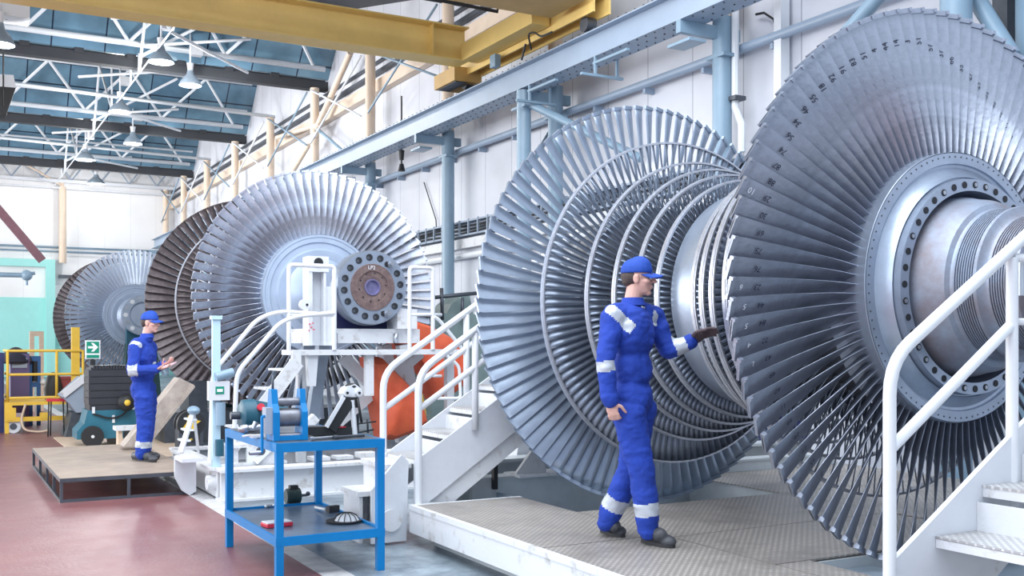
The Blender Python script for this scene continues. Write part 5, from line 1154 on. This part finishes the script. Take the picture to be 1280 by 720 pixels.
w1, hf1, f1 = worker('person in blue coverall walking on the walkway, arm stretched toward the nearest rotor', J, fwd, hfw, ZW, {'n': fn, 'f': ff},
 {'n': ((J['wrn']-J['eln'])+Rv*.03, Rv*.3+Vv*.9, 1, 1.0, 1.0), 'f': (-wv+Vector((0, 0, .2)), Vector((0, 0, -1))-Vv*.8, -1, .45, 1.22)}, ex, root=Vector(((fn[0].x+ff[0].x)/2, (fn[0].y+ff[0].y)/2, ZW)))
q = P(823, 409, D-.12)
m = MB(); m.box(chest_q := (J['chest']+f1*.128+Vector((0, 0, .055))+Vector((0, 0, 1)).cross(f1)*.075), (.006, .075, .022), frame(f1)); m.build('name_tag', SIGNW, w1)
m = MB(); m.box(J['neck']+f1*.075+Vector((0, 0, -.035)), (.01, .06, .018), frame(f1)); m.build('shirt_edge', SIGNW, w1)
# far worker, standing on the plywood platform
D = 12.15
J = dict(head=P(188, 404, D), neck=P(183, 420, D), chest=P(177, 443, D), pelvis=P(179, 487, D),
 shn=P(170, 433, D-.16), eln=P(165, 464, D-.22), wrn=P(196, 461, D-.18), shf=P(188, 434, D+.16), elf=P(188, 464, D+.18), wrf=P(205, 456, D+.08),
 hipn=P(180, 496, D-.08), hipf=P(184, 496, D+.08), knn=P(181, 535, D-.08), knf=P(184, 535, D+.09), ann=P(177, 567, D-.08), anf=P(180, 566, D+.10))
fn = foot(166, 574, 195, 578, PZ+.001); ff = foot(172, 571, 198, 574, PZ+.001)
ex = dict(armbandn=(-.15, .25), tape=[(P(163, 428, D-.2), P(180, 432, D-.2), .03)])
fw = Rv*math.cos(.15)-Vv*math.sin(.15)
w2, hf2, f2 = worker('person in blue coverall standing on the plywood platform with hands held out', J, fw, fw, PZ, {'n': fn, 'f': ff},
 {'n': ((J['wrn']-J['eln']), Vector((0, 0, 1)), 1, .5, 1.05), 'f': ((J['wrf']-J['elf']), Vector((0, 0, 1)), 1, .5, 1.05)}, ex, root=Vector(((fn[0].x+ff[0].x)/2, (fn[0].y+ff[0].y)/2, PZ)))
m = MB(); a = P(206, 458, D-.05); m.box(a, (.24, .17, .012), Matrix.Rotation(-.35, 3, 'Y') @ frame(Rv)); tag(m.build('clipboard', mat('pink_paper', (.80, .55, .60), .6)), 'pale pink sheet held out in the hands of the far worker', 'paper')
# ---------------------------------------------------------------- light
w = bpy.data.worlds.new('world'); sc.world = w; w.use_nodes = True; nt = w.node_tree
bg = nt.nodes['Background']; bg.inputs[0].default_value = (.74, .85, 1, 1); bg.inputs[1].default_value = 1.2
def area(name, loc, rot, size, e, col=(1, 1, 1)):
    l = bpy.data.lights.new(name, 'AREA'); l.shape = 'RECTANGLE'; l.size, l.size_y = size; l.energy = e; l.color = col
    o = bpy.data.objects.new(name, l); COL.objects.link(o); o.location = loc; o.rotation_euler = rot; return o
area('overhead_fill', (0, 4, 9.0), (0, 0, 0), (12, 8), 1300, (.94, .97, 1))  # area light standing in for daylight from the roof glazing
area('overhead_fill', (2, 10, 8.6), (math.radians(48), 0, 0), (12, 3), 650, (.97, .98, 1))  # added tilted fill, out of view, brightens the middle rotor and crane face
area('side_fill', (-12, 10, 5.5), (0, math.radians(-90), 0), (7, 26), 1500, (.97, .98, 1))  # added fill from the open left side, brightens the right wall
area('side_fill', (-14, 38, 5.0), (0, math.radians(-96), 0), (8, 28), 5600, (1, .99, .97))  # added fill for the far half of the hall; no window stands there
sc.view_settings.view_transform = 'Standard'; sc.view_settings.look = 'None'; sc.view_settings.gamma = 1; sc.view_settings.exposure = 0.08
sc.view_settings.use_curve_mapping = False
